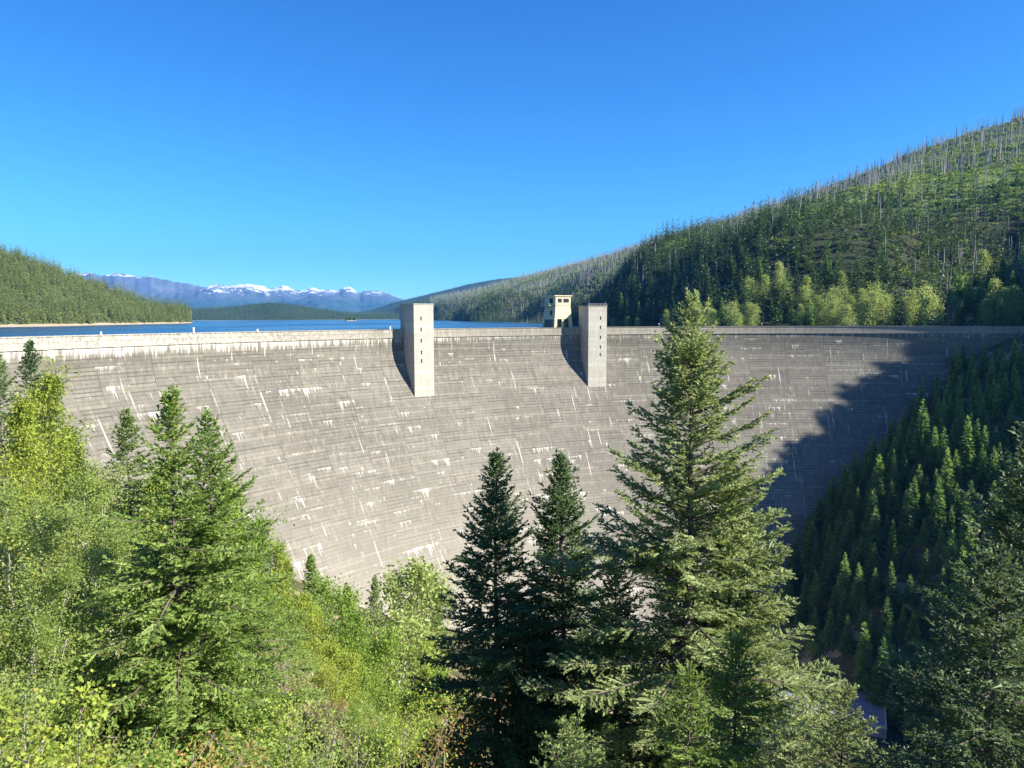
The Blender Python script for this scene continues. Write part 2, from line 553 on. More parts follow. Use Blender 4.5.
M['cottonwood'] = foliage('cottonwood_leaves', (.11, .16, .05), (.26, .33, .10), (.46, .52, .19), .4, .25, objvar=.5)
M['brush'] = foliage('hill_brush_leaves', (.09, .16, .03), (.18, .27, .05), (.29, .36, .085), .3, .05, objvar=.3)
M['rust'] = foliage('rusty_leaves', (.16, .09, .03), (.28, .17, .05), (.38, .26, .08), .3, .9)
M['dry_grass'] = foliage('dry_grass_blades', (.16, .13, .06), (.28, .235, .12), (.40, .34, .18), .25, .5)

# ------------------------------------------------------------------ dam geometry
CX, CY, R0 = 170.0, 137.0, 362.0
ZC = 172.0


def dam_off(z):
    """metres the downstream face has come forward of the crest wall at height z"""
    z = np.asarray(z, float)
    w = 16.0; k = .58
    d = np.clip(163.0 - z, 0, None)
    return np.where(d < w, k * d * d / (2 * w), k * w / 2 + k * (d - w))


def dam_pt(a_deg, r, z):
    a = rad(a_deg)
    return (CX - r * math.sin(a), CY + r * math.cos(a), z)


# ------------------------------------------------------------------ valley terrain (thin plate spline)
ctrl = []
# left contact of dam and bank, then right contact
for a, z in ((80, 168), (72, 138), (68, 118), (60, 80), (50, 50), (44, 36), (35, 18), (25, 3), (15, -3), (8, -3),
             (3, 26), (0, 52), (-5, 80), (-10, 104), (-17, 145), (-23, 166), (-27, 170), (-32, 184)):
    x, y, _ = dam_pt(a, R0 - float(dam_off(z)), z)
    ctrl.append((x, y, z))
ctrl += [  # overlook and left bank
    (0, -6, 176.9), (0, 0, 176.7), (1.5, 2.5, 176.0), (-6, 1, 176.2), (6, 1, 175.0), (0, 8, 168.5), (8, 10, 165.), (-8, 10, 168.),
    (2, 35, 146), (12, 35, 141), (-10, 30, 156), (-15, 60, 148), (-36, 62, 158), (-28, 78, 146), (-26, 96, 133), (-19, 130, 117),
    (-14, 150, 104), (0, 80, 118), (20, 80, 106), (30, 150, 75), (60, 60, 105), (60, 150, 58), (-60, 110, 143), (-90, 160, 130), (-130, 210, 132),
    (-60, 180, 112), (-90, 240, 105), (-40, 260, 72), (20, 250, 50), (60, 330, 16), (-30, -60, 181), (60, -40, 140), (20, 10, 156), (40, 20, 132),
    (-60, 20, 172), (-100, 80, 172), (-160, 160, 160), (-240, 230, 178), (-300, 150, 190), (-200, 40, 190), (-100, -60, 190),
    # valley floor
    (118, 395, 0), (140, 352, 1), (155, 290, 0), (168, 200, -1), (178, 100, -2), (180, 0, -3), (185, -90, -4),
    (100, 250, 22), (105, 150, 35), (110, 50, 55), (115, -60, 55), (96, 340, 3),
    # right bank
    (162, 345, 8), (167, 362, 28), (196, 390, 70), (238, 418, 112), (272, 438, 134), (230, 352, 66), (290, 375, 122), (335, 430, 192), (400, 450, 240), (362, 393, 224), (445, 398, 275), (180, 270, 10), (205, 260, 30), (260, 260, 64),
    (330, 280, 104), (420, 330, 168), (500, 350, 225), (600, 350, 285), (240, 150, 30), (310, 150, 76), (400, 150, 130),
    (500, 150, 190), (620, 150, 260), (250, 0, 40), (350, 0, 110), (500, 0, 210), (460, 500, 265), (560, 520, 330), (650, 520, 370),
    (302, 446, 165), (362, 470, 190), (420, 530, 250),
    # lake bed behind the dam
    (-180, 330, 140), (-60, 520, 120), (80, 560, 120), (180, 550, 120), (250, 540, 130), (-320, 330, 172), (-380, 420, 172), (-320, 520, 140),
]
ctrl = np.array(ctrl, float)


def tps_fit(P):
    n = len(P)
    S = 100.0
    xy = P[:, :2] / S
    d = np.linalg.norm(xy[:, None] - xy[None], axis=-1)
    K = np.where(d > 0, d * d * np.log(d + 1e-12), 0) + np.eye(n) * .004
    A = np.zeros((n + 3, n + 3))
    A[:n, :n] = K; A[:n, n] = 1; A[:n, n + 1:] = xy
    A[n, :n] = 1; A[n + 1:, :n] = xy.T
    b = np.zeros(n + 3); b[:n] = P[:, 2]
    w = np.linalg.solve(A, b)

    def f(x, y):
        x = np.asarray(x, float) / S; y = np.asarray(y, float) / S
        sh = x.shape
        q = np.stack([x.ravel(), y.ravel()], -1)
        out = np.empty(len(q))
        for i in range(0, len(q), 20000):
            qq = q[i:i + 20000]
            dd = np.linalg.norm(qq[:, None] - xy[None], axis=-1)
            out[i:i + 20000] = np.where(dd > 0, dd * dd * np.log(dd + 1e-12), 0) @ w[:n] + w[n] + qq @ w[n + 1:]
        return out.reshape(sh)
    return f


_T = tps_fit(ctrl)


def terrain(x, y):
    x = np.asarray(x, float); y = np.asarray(y, float)
    r = np.hypot(x, y)
    amp = np.clip((r - 6) / 60, 0, 1)
    return _T(x, y) + amp * (2.2 * fbm(x / 38, y / 38, 3, 4)) + .25 * np.clip(r / 10, 0, 1) * fbm(x / 3, y / 3, 9, 3)


def tz(x, y):
    return float(terrain(np.array([x]), np.array([y]))[0])


xs = np.concatenate([np.arange(-400, -60, 6.), np.arange(-60, 40, 1.6), np.arange(40, 720, 6.)])
ys = np.concatenate([np.arange(-150, -8, 6.), np.arange(-8, 140, 1.8), np.arange(140, 571, 5.)])
GX, GY = np.meshgrid(xs, ys)
GZ = terrain(GX, GY)
# keep the bank out of the dam: under the dam body and upstream of it the ground lies below
RR = np.hypot(GX - CX, GY - CY)
g = link('valley_ground', grid_mesh('valley_ground', np.stack([GX, GY, GZ], -1)), M['ground'])
tag(g, kind='structure')

# ------------------------------------------------------------------ dam
dam = empty('concrete_dam', dam_pt(10, R0 - 90, 0))
tag(dam, 'huge curved concrete arch dam streaked with white lime, spanning the whole valley', 'dam')
A0, A1 = 84.0, -33.0
ANG = np.arange(A0, A1 - .01, -.3)


def arc_grid(prof, ang=ANG, uoff=0.0):
    """prof: list of (radius, z, v)"""
    a = np.radians(ang)[None, :]
    r = np.array([p[0] for p in prof])[:, None]
    z = np.array([p[1] for p in prof])[:, None]
    v = np.array([p[2] for p in prof])[:, None]
    X = CX - r * np.sin(a); Y = CY + r * np.cos(a); Z = z + 0 * a
    U = (A0 - ang)[None, :] * PI / 180 * R0 + 0 * r
    return np.stack([X, Y, Z], -1), np.stack([U, v + 0 * a], -1)


def arc_obj(name, prof, mat, parent):
    P, UV = arc_grid(prof)
    me = grid_mesh(name, P, True)
    set_uv(me, UV.reshape(-1, 2))
    o = link(name, me, mat, parent)
    o.matrix_parent_inverse = Matrix.Translation(-Vector(parent.location))
    return o


zz = list(np.linspace(-14, 140, 40)) + list(np.linspace(142.5, 167.3, 24))
prof = [(R0 - .0 - float(dam_off(z)), z, z) for z in zz]
prof += [(R0 + 9.5, 167.3, 167.3)]
prof += [(R0 + 9.5, z, z) for z in (120., 40., -14.)]
face = arc_obj('dam_face', prof, M['dam'], dam)
# parapet: stands proud of the face, with a thin shadow ledge under it
prof = [(R0 + .35, 167.3, 165.), (R0 - .50, 167.35, 166.), (R0 - .50, 168.2, 168.2), (R0 - .40, 168.25, 168.3), (R0 - .40, 171.75, 171.75), (R0 - .7, 171.8, 171.8),
        (R0 - .7, 172.0, 172.0), (R0 + .0, 172.0, 172.3), (R0 + .0, 170.9, 173.), (R0 + .35, 170.9, 173.2)]
par = arc_obj('crest_parapet', prof, M['crest'], dam)
par.data.polygons.foreach_set('use_smooth', np.zeros(len(par.data.polygons), bool))
prof = [(R0 + .36, 167.31, 0.), (R0 + .36, 170.92, 1), (R0 + 9.3, 170.92, 9.), (R0 + 9.3, 167.31, 12.)]
rd = arc_obj('crest_road', prof, M['asphalt'], dam)
prof = [(R0 + 9.31, 167.31, 160.), (R0 + 9.31, 172.0, 166.), (R0 + 9.9, 172.0, 168.), (R0 + 9.9, 140., 172.)]
p2 = arc_obj('lakeside_parapet', prof, M['crest'], dam)
for o_ in (rd, p2):
    o_.data.polygons.foreach_set('use_smooth', np.zeros(len(o_.data.polygons), bool))


def local_frame(a_deg, r):
    """origin on the arc, x along the crest to the right, y upstream, for a thing at angle a"""
    x, y, _ = dam_pt(a_deg, r, 0)
    return (x, y), rad(a_deg)


def ang_of(px, r=R0):
    t = tx(px)
    A = 1 + t * t; B = -2 * (t * CX + CY); C = CX * CX + CY * CY - r * r
    d = (-B + math.sqrt(B * B - 4 * A * C)) / (2 * A)
    return math.degrees(math.asin((CX - t * d) / r)), d


# elevator towers
def elevator_tower(px_mid, w, p, zb, ztop, slit_x, slit_z, label, cap):
    rfront = R0 - p
    a, d = ang_of(px_mid, rfront)
    (x, y), rz = local_frame(a, rfront)
    t = empty('elevator_tower', (x, y, zb), rz)
    tag(t, label, 'tower', 'concrete elevator towers on the dam face')
    h = ztop - zb
    # body with recessed slit windows: front wall made of strips round the slits
    mb = MB()
    sw, sh = .8, 2.1
    x0, x1 = -w / 2, w / 2
    sx0, sx1 = slit_x - sw / 2, slit_x + sw / 2
    dp = p + 3.0
    mb.box(x0, x1, .6, dp, -4, h)
    mb.box(x0, sx0, 0, .597, -4, h)
    mb.box(sx1, x1, 0, .597, -4, h)
    zcur = -4
    for z in sorted(slit_z):
        z = z - zb
        mb.box(sx0, sx1, 0.002, .597, zcur, z - sh / 2)
        zcur = z + sh / 2
    mb.box(sx0, sx1, 0.002, .597, zcur, h)
    body = mb.build('tower_shaft', M['tower'], t)
    for z in slit_z:
        MB().box(sx0 - .01, sx1 + .01, .45, .62, z - zb - sh / 2, z - zb + sh / 2).build('slit_window', M['dark_void'], t)
    MB().box(x0 - .25, x1 + .25, -.25, dp + .25, h + .003, h + .45).build('roof_slab', M['tower'], t)
    if cap:
        mb = MB()
        for xx in np.linspace(x0 + .2, x1 - .2, 7):
            mb.box(xx - .06, xx + .06, .05, .17, h + .55, h + 1.7)
        mb.box(x0, x1, .06, .16, h + 1.6, h + 1.72)
        mb.box(x0, x1, .06, .16, h + 1.05, h + 1.13)
        mb.build('roof_railing', M['galv'], t)
        MB().tube([(x0 + .8, .8, h + .5), (x0 + .8, .8, h + 3.2)], .09, 6).build('mast', M['galv'], t)
        MB().tube([(x1 - .6, .8, h + .5), (x1 - .6, .8, h + 2.8)], .12, 6).build('mast', M['galv'], t)
    return t


elevator_tower(423.7, 12.2, 11.0, 136.0, 185.2, -1.7, (177.8, 171.9, 165.9, 159.7, 155.2),
               'taller pale concrete elevator tower with slit windows, left of the two', False)
elevator_tower(597.7, 12.2, 11.0, 136.0, 184.6, 1.9, (177.6, 171.9, 166., 160.2, 155.6),
               'concrete elevator tower with railed roof, beside the cream hoist house', True)

# hoist house (cream gantry) on the crest
a_g, d_g = ang_of(563, R0 + 2.5)
(gx, gy), grz = local_frame(a_g, R0 + 1.4)
hh = empty('hoist_house', (gx, gy, 170.92), grz)
hh.scale = (1.14, 1.14, 1.0)
tag(hh, 'cream painted hoist house on splayed legs standing on the crest road', 'hoist house')


def taper(x, y, z):
    k = 1.0 - .20 * min(z, 14.5) / 14.5
    return (x * k, (y - 6) * (1 - .12 * min(z, 14.5) / 14.5) + 6, z)


def tbox(mb, x0, x1, y0, y1, z0, z1):
    p = [(x0, y0, z0), (x1, y0, z0), (x1, y1, z0), (x0, y1, z0), (x0, y0, z1), (x1, y0, z1), (x1, y1, z1), (x0, y1, z1)]
    return mb.hexa([taper(*q) for q in p])


for (xa, xb) in ((-5.5, -3.9), (3.9, 5.5)):
    for (ya, yb) in ((0.3, 2.2), (13.8, 15.7)):
        tbox(MB(), xa, xb, ya, yb, 0, 6.2).build('leg', M['cream'], hh)
tbox(MB(), -.75, .55, .5, 1.5, 0, 6.2).build('centre_post', M['cream'], hh)
mb = MB()
tbox(mb, -5.5, 5.5, .3, 15.7, 6.203, 14.5)
mb.build('housing', M['cream'], hh)
tbox(MB(), -5.1, 5.1, 3.2, 14.0, .2, 6.18).build('machinery', M['stain'], hh)
for (xa, xb) in ((-3.2, -.8), (.1, 3.4)):
    MB().box(xa, xb, .75, .95, 16.2, 18.6).build('cabin_window', M['dark_void'], hh)
mb = MB()   # cabin walls round the windows
X0, X1 = -4.45, 4.45
mb.box(X0, X1, .8, 1.2, 14.503, 16.2); mb.box(X0, X1, .8, 1.2, 18.6, 20.0)
for (xa, xb) in ((X0, -3.2), (-.8, .1), (3.4, X1)):
    mb.box(xa, xb, .8, 1.2, 16.203, 18.597)
mb.box(X0, X1, 1.203, 15.0, 14.503, 20.0)
mb.build('cabin', M['cream'], hh)
MB().box(-5.2, 5.0, .3, 15.4, 20.003, 20.6).build('roof', M['cream'], hh)
mb = MB().box(-7.4, -4.46, 2.5, 14.0, 14.2, 14.5)
for yy in (2.6, 5.4, 8.2, 11.0, 13.9):
    mb.box(-7.35, -7.2, yy - .07, yy + .07, 14.5, 15.9)
mb.box(-7.36, -7.19, 2.5, 14.0, 15.9, 16.05); mb.box(-7.36, -7.19, 2.5, 14.0, 15.2, 15.3)
mb.build('balcony', M['cream'], hh)
MB().box(-4.75, -4.46, 4.2, 8.0, 16.0, 18.8).build('side_window', M['dark_void'], hh)
MB().box(-5.35, -4.95, 4.4, 5.8, 8.4, 11.4).build('side_opening', M['dark_void'], hh)
tbox(MB(), -5.8, -5.5, .2, 15.8, 5.9, 6.5).build('belt_rail', M['cream'], hh)

# small things on the crest
for i, (px, h) in enumerate(((100, 1.3), (193, 2.4), (257, 1.2), (390, 1.6))):
    a, d = ang_of(px, R0 + .15)
    x, y, _ = dam_pt(a, R0 + .15, 0)
    o = MB().box(-.35, .35, -.2, .2, 0, h).build('marker_post', M['white_paint'], None, (x, y, 172.0), .06)
    o.rotation_euler.z = rad(a)
    tag(o, ['short white marker on the crest wall near its left end', 'tallest white marker post on the crest wall, above the left bank firs',
            'small white marker low on the crest wall beyond the left bank', 'white marker on the crest wall beside the left tower'][i], 'marker post', 'white markers on the crest wall')
for i, px in enumerate((659, 762, 855)):
    a, d = ang_of(px, R0 + 8.5)
    x, y, _ = dam_pt(a, R0 + 8.5, 0)
    t = empty('crest_lamp', (x, y, 170.92), rad(a))
    tag(t, ['small lamp post on the crest just left of the big fir top', 'small lamp post on the crest, middle of the three',
            'small lamp post on the crest nearest the shaded right end'][i], 'lamp post', 'lamp posts on the dam crest')
    MB().tube([(0, 0, 0), (0, 0, 2.6)], [.14, .1], 8).build('post', M['galv'], t)
    MB().box(-.3, .3, -.3, .3, 2.6, 3.1).build('lamp_head', M['white_paint'], t, None, .05)


# ------------------------------------------------------------------ hills (each ridge with its own distance and height)
class Hill:
    def __init__(self, px, ytop, dr, ds, zs, prof=lambda u: u, amp=0., nsc=200., seed=1, back=1.0, ramp=0., gul=0., gsc=260.):
        self.gul, self.gsc = gul, gsc
        self.t = np.array([tx(p) for p in px])
        self.dr = np.array(dr, float); self.ds = np.array(ds, float)
        self.zr = np.array([CAMZ + ray(p, y).z * d for p, y, d in zip(px, ytop, dr)])
        self.zs = np.array(zs, float) if hasattr(zs, '__len__') else np.full(len(px), float(zs))
        self.prof, self.amp, self.nsc, self.seed, self.back, self.ramp_ = prof, amp, nsc, seed, back, ramp

    def pos(self, t, u):
        t = np.asarray(t, float); u = np.asarray(u, float)
        ds = np.interp(t, self.t, self.ds); dr = np.interp(t, self.t, self.dr)
        zs = np.interp(t, self.t, self.zs); zr = np.interp(t, self.t, self.zr)
        d = ds + u * (dr - ds)
        X = t * d; Y = d
        uu = np.clip(u, 0, 1)
        z = zs + (np.maximum(zr, zs + 40) - zs) * self.prof(uu)
        b = np.clip(u - 1, 0, None)
        z = z - self.back * (dr - ds) * b * .55
        shape = np.clip(uu * 4, 0, 1) * np.clip((1 - uu) * 3, self.ramp_, 1)
        z = z + self.amp * shape * fbm(X / self.nsc, Y / self.nsc, self.seed, 5)
        if self.gul:
            s = X * .80 - Y * .60 + 60 * fbm(X / 300, Y / 300, self.seed + 9, 2)
            q = X * .60 + Y * .80
            gs = np.clip(uu * 6, 0, 1) * np.clip((.72 - uu) * 2.2, .02, 1)
            z = z + self.gul * gs * (fbm(s / self.gsc, q / (self.gsc * 4), self.seed + 40, 3) * 2 - .1)
        return X, Y, z

    def mesh(self, name, nt, nu, umax=1.35, umin=0.):
        T, U = np.meshgrid(np.linspace(self.t[0], self.t[-1], nt), np.linspace(umin, umax, nu))
        X, Y, Z = self.pos(T, U)
        return grid_mesh(name, np.stack([X, Y, Z], -1))


WATER = 164.0
# big burnt mountainside on the right; t from far left-behind to well outside the frame
H1 = Hill(px=[395, 425, 445, 470, 520, 560, 600, 650, 700, 760, 800, 850, 900, 960, 1024, 1100, 1180, 1300, 1450],
          ytop=[306, 299, 295, 291, 277, 268, 257, 242, 227, 208, 197, 178, 155, 134, 114, 84, 45, 0, -20],
          dr=[6800, 6000, 5400, 4800, 4000, 3500, 3000, 2550, 2200, 1950, 1800, 1650, 1500, 1400, 1320, 1250, 1200, 1150, 1100],
          ds=[5200, 4200, 3300, 2500, 1700, 1250, 960, 760, 640, 590, 570, 555, 545, 535, 525, 505, 500, 500, 500],
          zs=[160, 160, 160, 160, 160, 160, 160, 161, 162, 163, 164, 165, 165, 165, 166, 182, 206, 250, 300],
          prof=lambda u: np.where(u < .06, u * .25, .015 + (np.clip(u - .06, 0, 1) / .94) ** .92 * .985),
          amp=26., nsc=420., seed=5, ramp=.12, gul=62., gsc=280.)
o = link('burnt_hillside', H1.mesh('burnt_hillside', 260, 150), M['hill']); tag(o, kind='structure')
# left forested hill
H2 = Hill(px=[-420, -250, -120, -50, 0, 30, 60, 90, 120, 150, 170, 184, 192],
          ytop=[215, 222, 235, 244, 252, 261, 272, 284, 293, 304, 312, 319, 322],
          dr=[1500, 1550, 1650, 1750, 1800, 1850, 1900, 1980, 2050, 2150, 2200, 2250, 2260],
          ds=[1000, 1080, 1180, 1260, 1330, 1400, 1480, 1600, 1740, 1900, 2020, 2150, 2250],
          zs=162.5, prof=lambda u: np.where(u < .04, u * .5, .02 + (u - .04) / .96 * .98) ** .9, amp=14., nsc=160., seed=8, ramp=.1)
o = link('forested_hill', H2.mesh('forested_hill', 120, 70), M['hill_forest']); tag(o, kind='structure')


def strip(name, H, w_u, mat, z0, z1, wob=.5):
    """bare drawdown beach along a shoreline"""
    n = 160
    T = np.linspace(H.t[0], H.t[-1], n)
    ds = np.interp(T, H.t, H.ds)
    dd = np.linspace(-30, w_u, 6)
    X = T[None] * (ds[None] + dd[:, None]); Y = ds[None] + dd[:, None]
    Z = np.linspace(z0, z1, 6)[:, None] + wob * fbm(X / 25, Y / 25, 3) + 0 * X
    o = link(name, grid_mesh(name, np.stack([X, Y, Z], -1)), mat); tag(o, kind='structure')
    return o


strip('sandy_shore', H2, 22, M['shore'], 162.2, 168.5, 1.8)
# low wooded ridge across the lake
H3 = Hill(px=[120, 180, 205, 230, 255, 272, 290, 320, 345, 372, 400],
          ytop=[312, 309.5, 308.5, 307, 304, 302.6, 304, 309, 312.5, 315.5, 318], dr=[5600] * 11, ds=[4600, 4500, 4400, 4600, 4800, 4800, 4800, 4900, 5000, 5100, 5300],
          zs=161., prof=lambda u: u ** .8, amp=9., nsc=300., seed=12)
o = link('wooded_ridge', H3.mesh('wooded_ridge', 120, 40), M['far_forest']); tag(o, kind='structure')
strip('far_shore', H3, 90, M['shore'], 163.0, 167.5, .3)
# blue ridges on the right beyond the lake
H4 = Hill(px=[330, 372, 395, 415, 440, 470, 500, 540, 600], ytop=[318, 309, 301.5, 297, 291, 284, 279, 275, 270],
          dr=[10500, 10500, 10000, 9800, 9600, 9500, 9500, 9500, 9500], ds=[8600, 8300, 7900, 7600, 7300, 7000, 7000, 7000, 7000],
          zs=161., prof=lambda u: u ** .85, amp=60., nsc=900., seed=15, ramp=.3)
o = link('far_ridge', H4.mesh('far_ridge', 120, 50), M['far_forest']); tag(o, kind='structure')
# snow-capped range
_px = [-60, 20, 70, 92, 104, 118, 132, 150, 163, 178, 192, 206, 220, 234, 248, 262, 272, 278, 288, 296, 303, 312, 320, 330, 338, 345, 352, 360, 368, 378, 386, 396, 412, 440]
_yt = [284, 278, 275, 273, 276, 272.5, 275, 276, 278, 281, 283, 286, 285, 287.5, 284, 286, 290, 287, 286, 290, 291, 287.5, 290, 291, 291, 287.5, 288, 293, 290.5, 290, 293, 297, 303, 311]
_r = random.Random(12)
_px2 = [-60 + 4.0 * i for i in range(126)]
_yt2 = [float(np.interp(q, _px, _yt)) + _r.choice((-1, 1)) * _r.uniform(.1, .8) for q in _px2]
H5 = Hill(px=_px2, ytop=_yt2, dr=[25000] * 126, ds=[18500] * 126, zs=165., prof=lambda u: u ** 1.25, amp=560., nsc=1700., seed=21, ramp=.14)
o = link('snowy_mountains', H5.mesh('snowy_mountains', 600, 130), M['mountain']); tag(o, kind='structure')
# distant country closing the horizon left and right of the frame, beyond the lake
H6 = Hill(px=[-2600, -1200, -500, -60], ytop=[262, 258, 264, 284], dr=[21000, 22000, 24000, 25200], ds=[15000, 16000, 18000, 18500], zs=165.,
          prof=lambda u: u ** 1.1, amp=300., nsc=2600., seed=24, ramp=.1)
o = link('distant_mountains', H6.mesh('distant_mountains', 120, 40), M['mountain']); tag(o, kind='structure')

# ------------------------------------------------------------------ lake
pts = [dam_pt(a, R0 + 9.2, WATER) for a in np.arange(84, -36.1, -3)]
pts += [(520, 470, WATER), (2500, 900, WATER), (9000, 9000, WATER), (6000, 19500, WATER), (-18000, 19500, WATER), (-18000, 6000, WATER), (-2500, 700, WATER), (-420, 250, WATER)]
me = bpy.data.meshes.new('lake_water')
me.from_pydata(pts, [], [tuple(range(len(pts)))[::-1]])
me.update()
lake = link('lake_water', me, M['water']); tag(lake, kind='structure')
# ground sheet closing the world far below/behind
mb = MB(); mb.box(-30000, 30000, -9000, 30000, -40, -16)
gs = mb.build('base_ground', M['hill_forest']); tag(gs, kind='structure')
# tailrace river in the valley floor
rp = [(128, 398), (146, 345), (160, 280), (172, 200), (181, 100), (184, 0), (190, -140)]
mbv = []; 
for i, (x, y) in enumerate(rp):
    x2, y2 = rp[min(i + 1, len(rp) - 1)]; x1, y1 = rp[max(i - 1, 0)]
    d = Vector((x2 - x1, y2 - y1)).normalized(); nrm = Vector((d.y, -d.x)) * 15
    mbv += [(x - nrm.x, y - nrm.y, 2.6), (x + nrm.x, y + nrm.y, 2.6)]
me = bpy.data.meshes.new('river_water')
me.from_pydata(mbv, [], [(2 * i, 2 * i + 1, 2 * i + 3, 2 * i + 2) for i in range(len(rp) - 1)])
o = link('river_water', me, M['river']); tag(o, kind='structure')

# ------------------------------------------------------------------ foliage generators
def nrm(v):
    return v / np.maximum(np.linalg.norm(v, axis=-1, keepdims=True), 1e-9)


def kites(P, D, L, W, rng, flat=.6):
    """leaf-like kite quads from base points along unit directions"""
    n = len(P)
    ref = np.zeros((n, 3)); ref[:, 2] = 1
    ref = ref + rng.normal(0, flat, (n, 3))
    S = nrm(np.cross(D, ref))
    N = np.cross(S, D)
    L = np.asarray(L).reshape(-1, 1); W = np.asarray(W).reshape(-1, 1)
    mid = P + D * L * .45 + N * L * rng.uniform(-.06, .10, (n, 1))
    return np.stack([P, mid + S * W * .5, P + D * L, mid - S * W * .5], 1)


def tubes(paths, n=5):
    """paths: list of (pts (k,3), radii (k)) -> quads"""
    out = []
    ca = np.cos(np.arange(n) * 2 * PI / n); sa = np.sin(np.arange(n) * 2 * PI / n)
    for pts, rr in paths:
        pts = np.asarray(pts, float); rr = np.asarray(rr, float)
        d = nrm(np.gradient(pts, axis=0))
        ref = np.where(np.abs(d[:, 2:3]) > .8, np.array([[1., 0, 0]]), np.array([[0, 0, 1.]]))
        s = nrm(np.cross(d, ref)); u = np.cross(s, d)
        ring = pts[:, None] + rr[:, None, None] * (s[:, None] * ca[None, :, None] + u[:, None] * sa[None, :, None])
        nx = np.roll(ring, -1, 1)
        out.append(np.stack([ring[:-1], nx[:-1], nx[1:], ring[1:]], 2).reshape(-1, 4, 3))
    return np.concatenate(out) if out else np.zeros((0, 4, 3))


def conifer(seed, H, z0, rb, whorl=.42, per=5, tw=.11, blade=.20, bw=.055, power=.8, irr=.25, e_top=55, e_bot=-8, sub=8, gaps=0, droop=.28, rtrunk=None, tops=1):
    """returns (crown quads, wood quads) of a detailed conifer, base at the origin"""
    rng = np.random.default_rng(seed)
    crown = []; wood = []
    rt = rtrunk or H * .011
    zs = np.linspace(0, H, 14)
    bendx = np.cumsum(rng.normal(0, .004 * H, 14)) * np.linspace(0, 1, 14) * .5
    bendy = np.cumsum(rng.normal(0, .004 * H, 14)) * np.linspace(0, 1, 14) * .5
    trunk = np.stack([bendx, bendy, zs], -1)
    wood.append((trunk, np.maximum(rt * (1 - zs / H) ** .85, .015)))
    heads = [(trunk, H, z0, rb, 1.0)]
    gapc = [(rng.uniform(z0 + .25 * (H - z0), H * .85), rng.uniform(0, 2 * PI)) for _ in range(gaps)]
    z = H - .25
    while z > z0:
        f = (H - z) / (H - z0)
        r_here = rb * (f ** power) * (1. if f < .85 else 1 - .35 * (f - .85) / .15) + .12
        cx, cy = np.interp(z, zs, bendx), np.interp(z, zs, bendy)
        k = per if f > .08 else max(3, per - 1)
        ph0 = rng.uniform(0, 2 * PI)
        for j in range(k):
            az = ph0 + 2 * PI * j / k + rng.normal(0, .25)
            zz = z + rng.uniform(-.5, .5) * whorl
            L = r_here * rng.uniform(1 - irr * 1.3, 1 + irr)
            if rng.random() < .06: L *= 1.25
            skip = False
            for gz, ga in gapc:
                if abs(zz - gz) < 1.3 and math.cos(az - ga) > .6 and rng.random() < .8: skip = True
            if skip: L *= .35
            el = rad(e_top + (e_bot - e_top) * min(1, f * 1.6) ** .6 + rng.normal(0, 6))
            ns = 7
            s = np.linspace(0, 1, ns)
            er = np.array([math.cos(az), math.sin(az), 0.])
            et = np.array([-math.sin(az), math.cos(az), 0.])
            hor = L * s * math.cos(el)
            ver = L * (s * math.sin(el) - droop * min(1, f * 2) * s ** 2 + droop * .85 * s ** 3.2)
            side = L * rng.normal(0, .05) * s ** 2
            path = np.array([cx, cy, zz]) + hor[:, None] * er + side[:, None] * et + ver[:, None] * np.array([0, 0, 1.])
            wood.append((path, np.linspace(max(.012, .011 * L + .008), .005, ns)))
            # twigs
            nt = max(6, int(L / tw))
            st = np.linspace(.10 if L < 1 else .22, .985, nt) + rng.uniform(-.5, .5, nt) / nt * .8
            st = np.clip(st, .06, 1)
            P = np.stack([np.interp(st, s, path[:, i]) for i in range(3)], -1)
            dirb = nrm(np.stack([np.interp(st, s, np.gradient(path[:, i])) for i in range(3)], -1))
            sg = np.where(np.arange(nt) % 2 == 0, 1., -1.)
            psi = np.radians(rng.uniform(32, 66, nt))
            tl = (.25 * L * (1 - st) ** .8 + .16 + .06 * L) * rng.uniform(.55, 1.25, nt)
            tl = np.minimum(tl, 1.15)
            lat = et[None] * sg[:, None]
            D = dirb * np.cos(psi)[:, None] + lat * np.sin(psi)[:, None] + np.array([0, 0, 1.]) * rng.normal(-.08, .22, nt)[:, None]
            D = nrm(D)
            # leader tuft
            P = np.concatenate([P, path[-1:]]); D = np.concatenate([D, dirb[-1:]]); tl = np.append(tl, .22)
            nt2 = len(P)
            crown.append(kites(P, D, tl, np.full(nt2, bw * 1.25), rng, 1.1))
            # side blades on each twig
            m = np.maximum(3, np.minimum(sub * 2, (tl / .05).astype(int)))
            idx = np.repeat(np.arange(nt2), m)
            q = rng.uniform(.1, 1., len(idx))
            PP = P[idx] + D[idx] * (tl[idx] * q)[:, None]
            sg2 = np.where(rng.random(len(idx)) < .5, 1., -1.)
            lat2 = nrm(np.cross(D[idx], np.array([0, 0, 1.]) + rng.normal(0, .35, (len(idx), 3)))) * sg2[:, None]
            an = np.radians(rng.uniform(25, 60, len(idx)))
            DD = nrm(D[idx] * np.cos(an)[:, None] + lat2 * np.sin(an)[:, None] + np.array([0, 0, 1.]) * rng.normal(.02, .2, len(idx))[:, None])
            LL = blade * rng.uniform(.55, 1.2, len(idx)) * (1 - .35 * q)
            crown.append(kites(PP, DD, LL, bw * rng.uniform(.7, 1.3, len(idx)), rng, 1.5))
        z -= whorl * (.6 + .6 * f) * rng.uniform(.8, 1.2)
    # leader
    P = np.repeat(trunk[-1:], 10, 0) - np.array([0, 0, 1.]) * rng.uniform(0, .9, (10, 1))
    D = nrm(rng.normal(0, .45, (10, 3)) + np.array([0, 0, 1.]))
    crown.append(kites(P, D, rng.uniform(.15, .35, 10), np.full(10, bw), rng))
    return np.concatenate(crown), tubes(wood, 5)


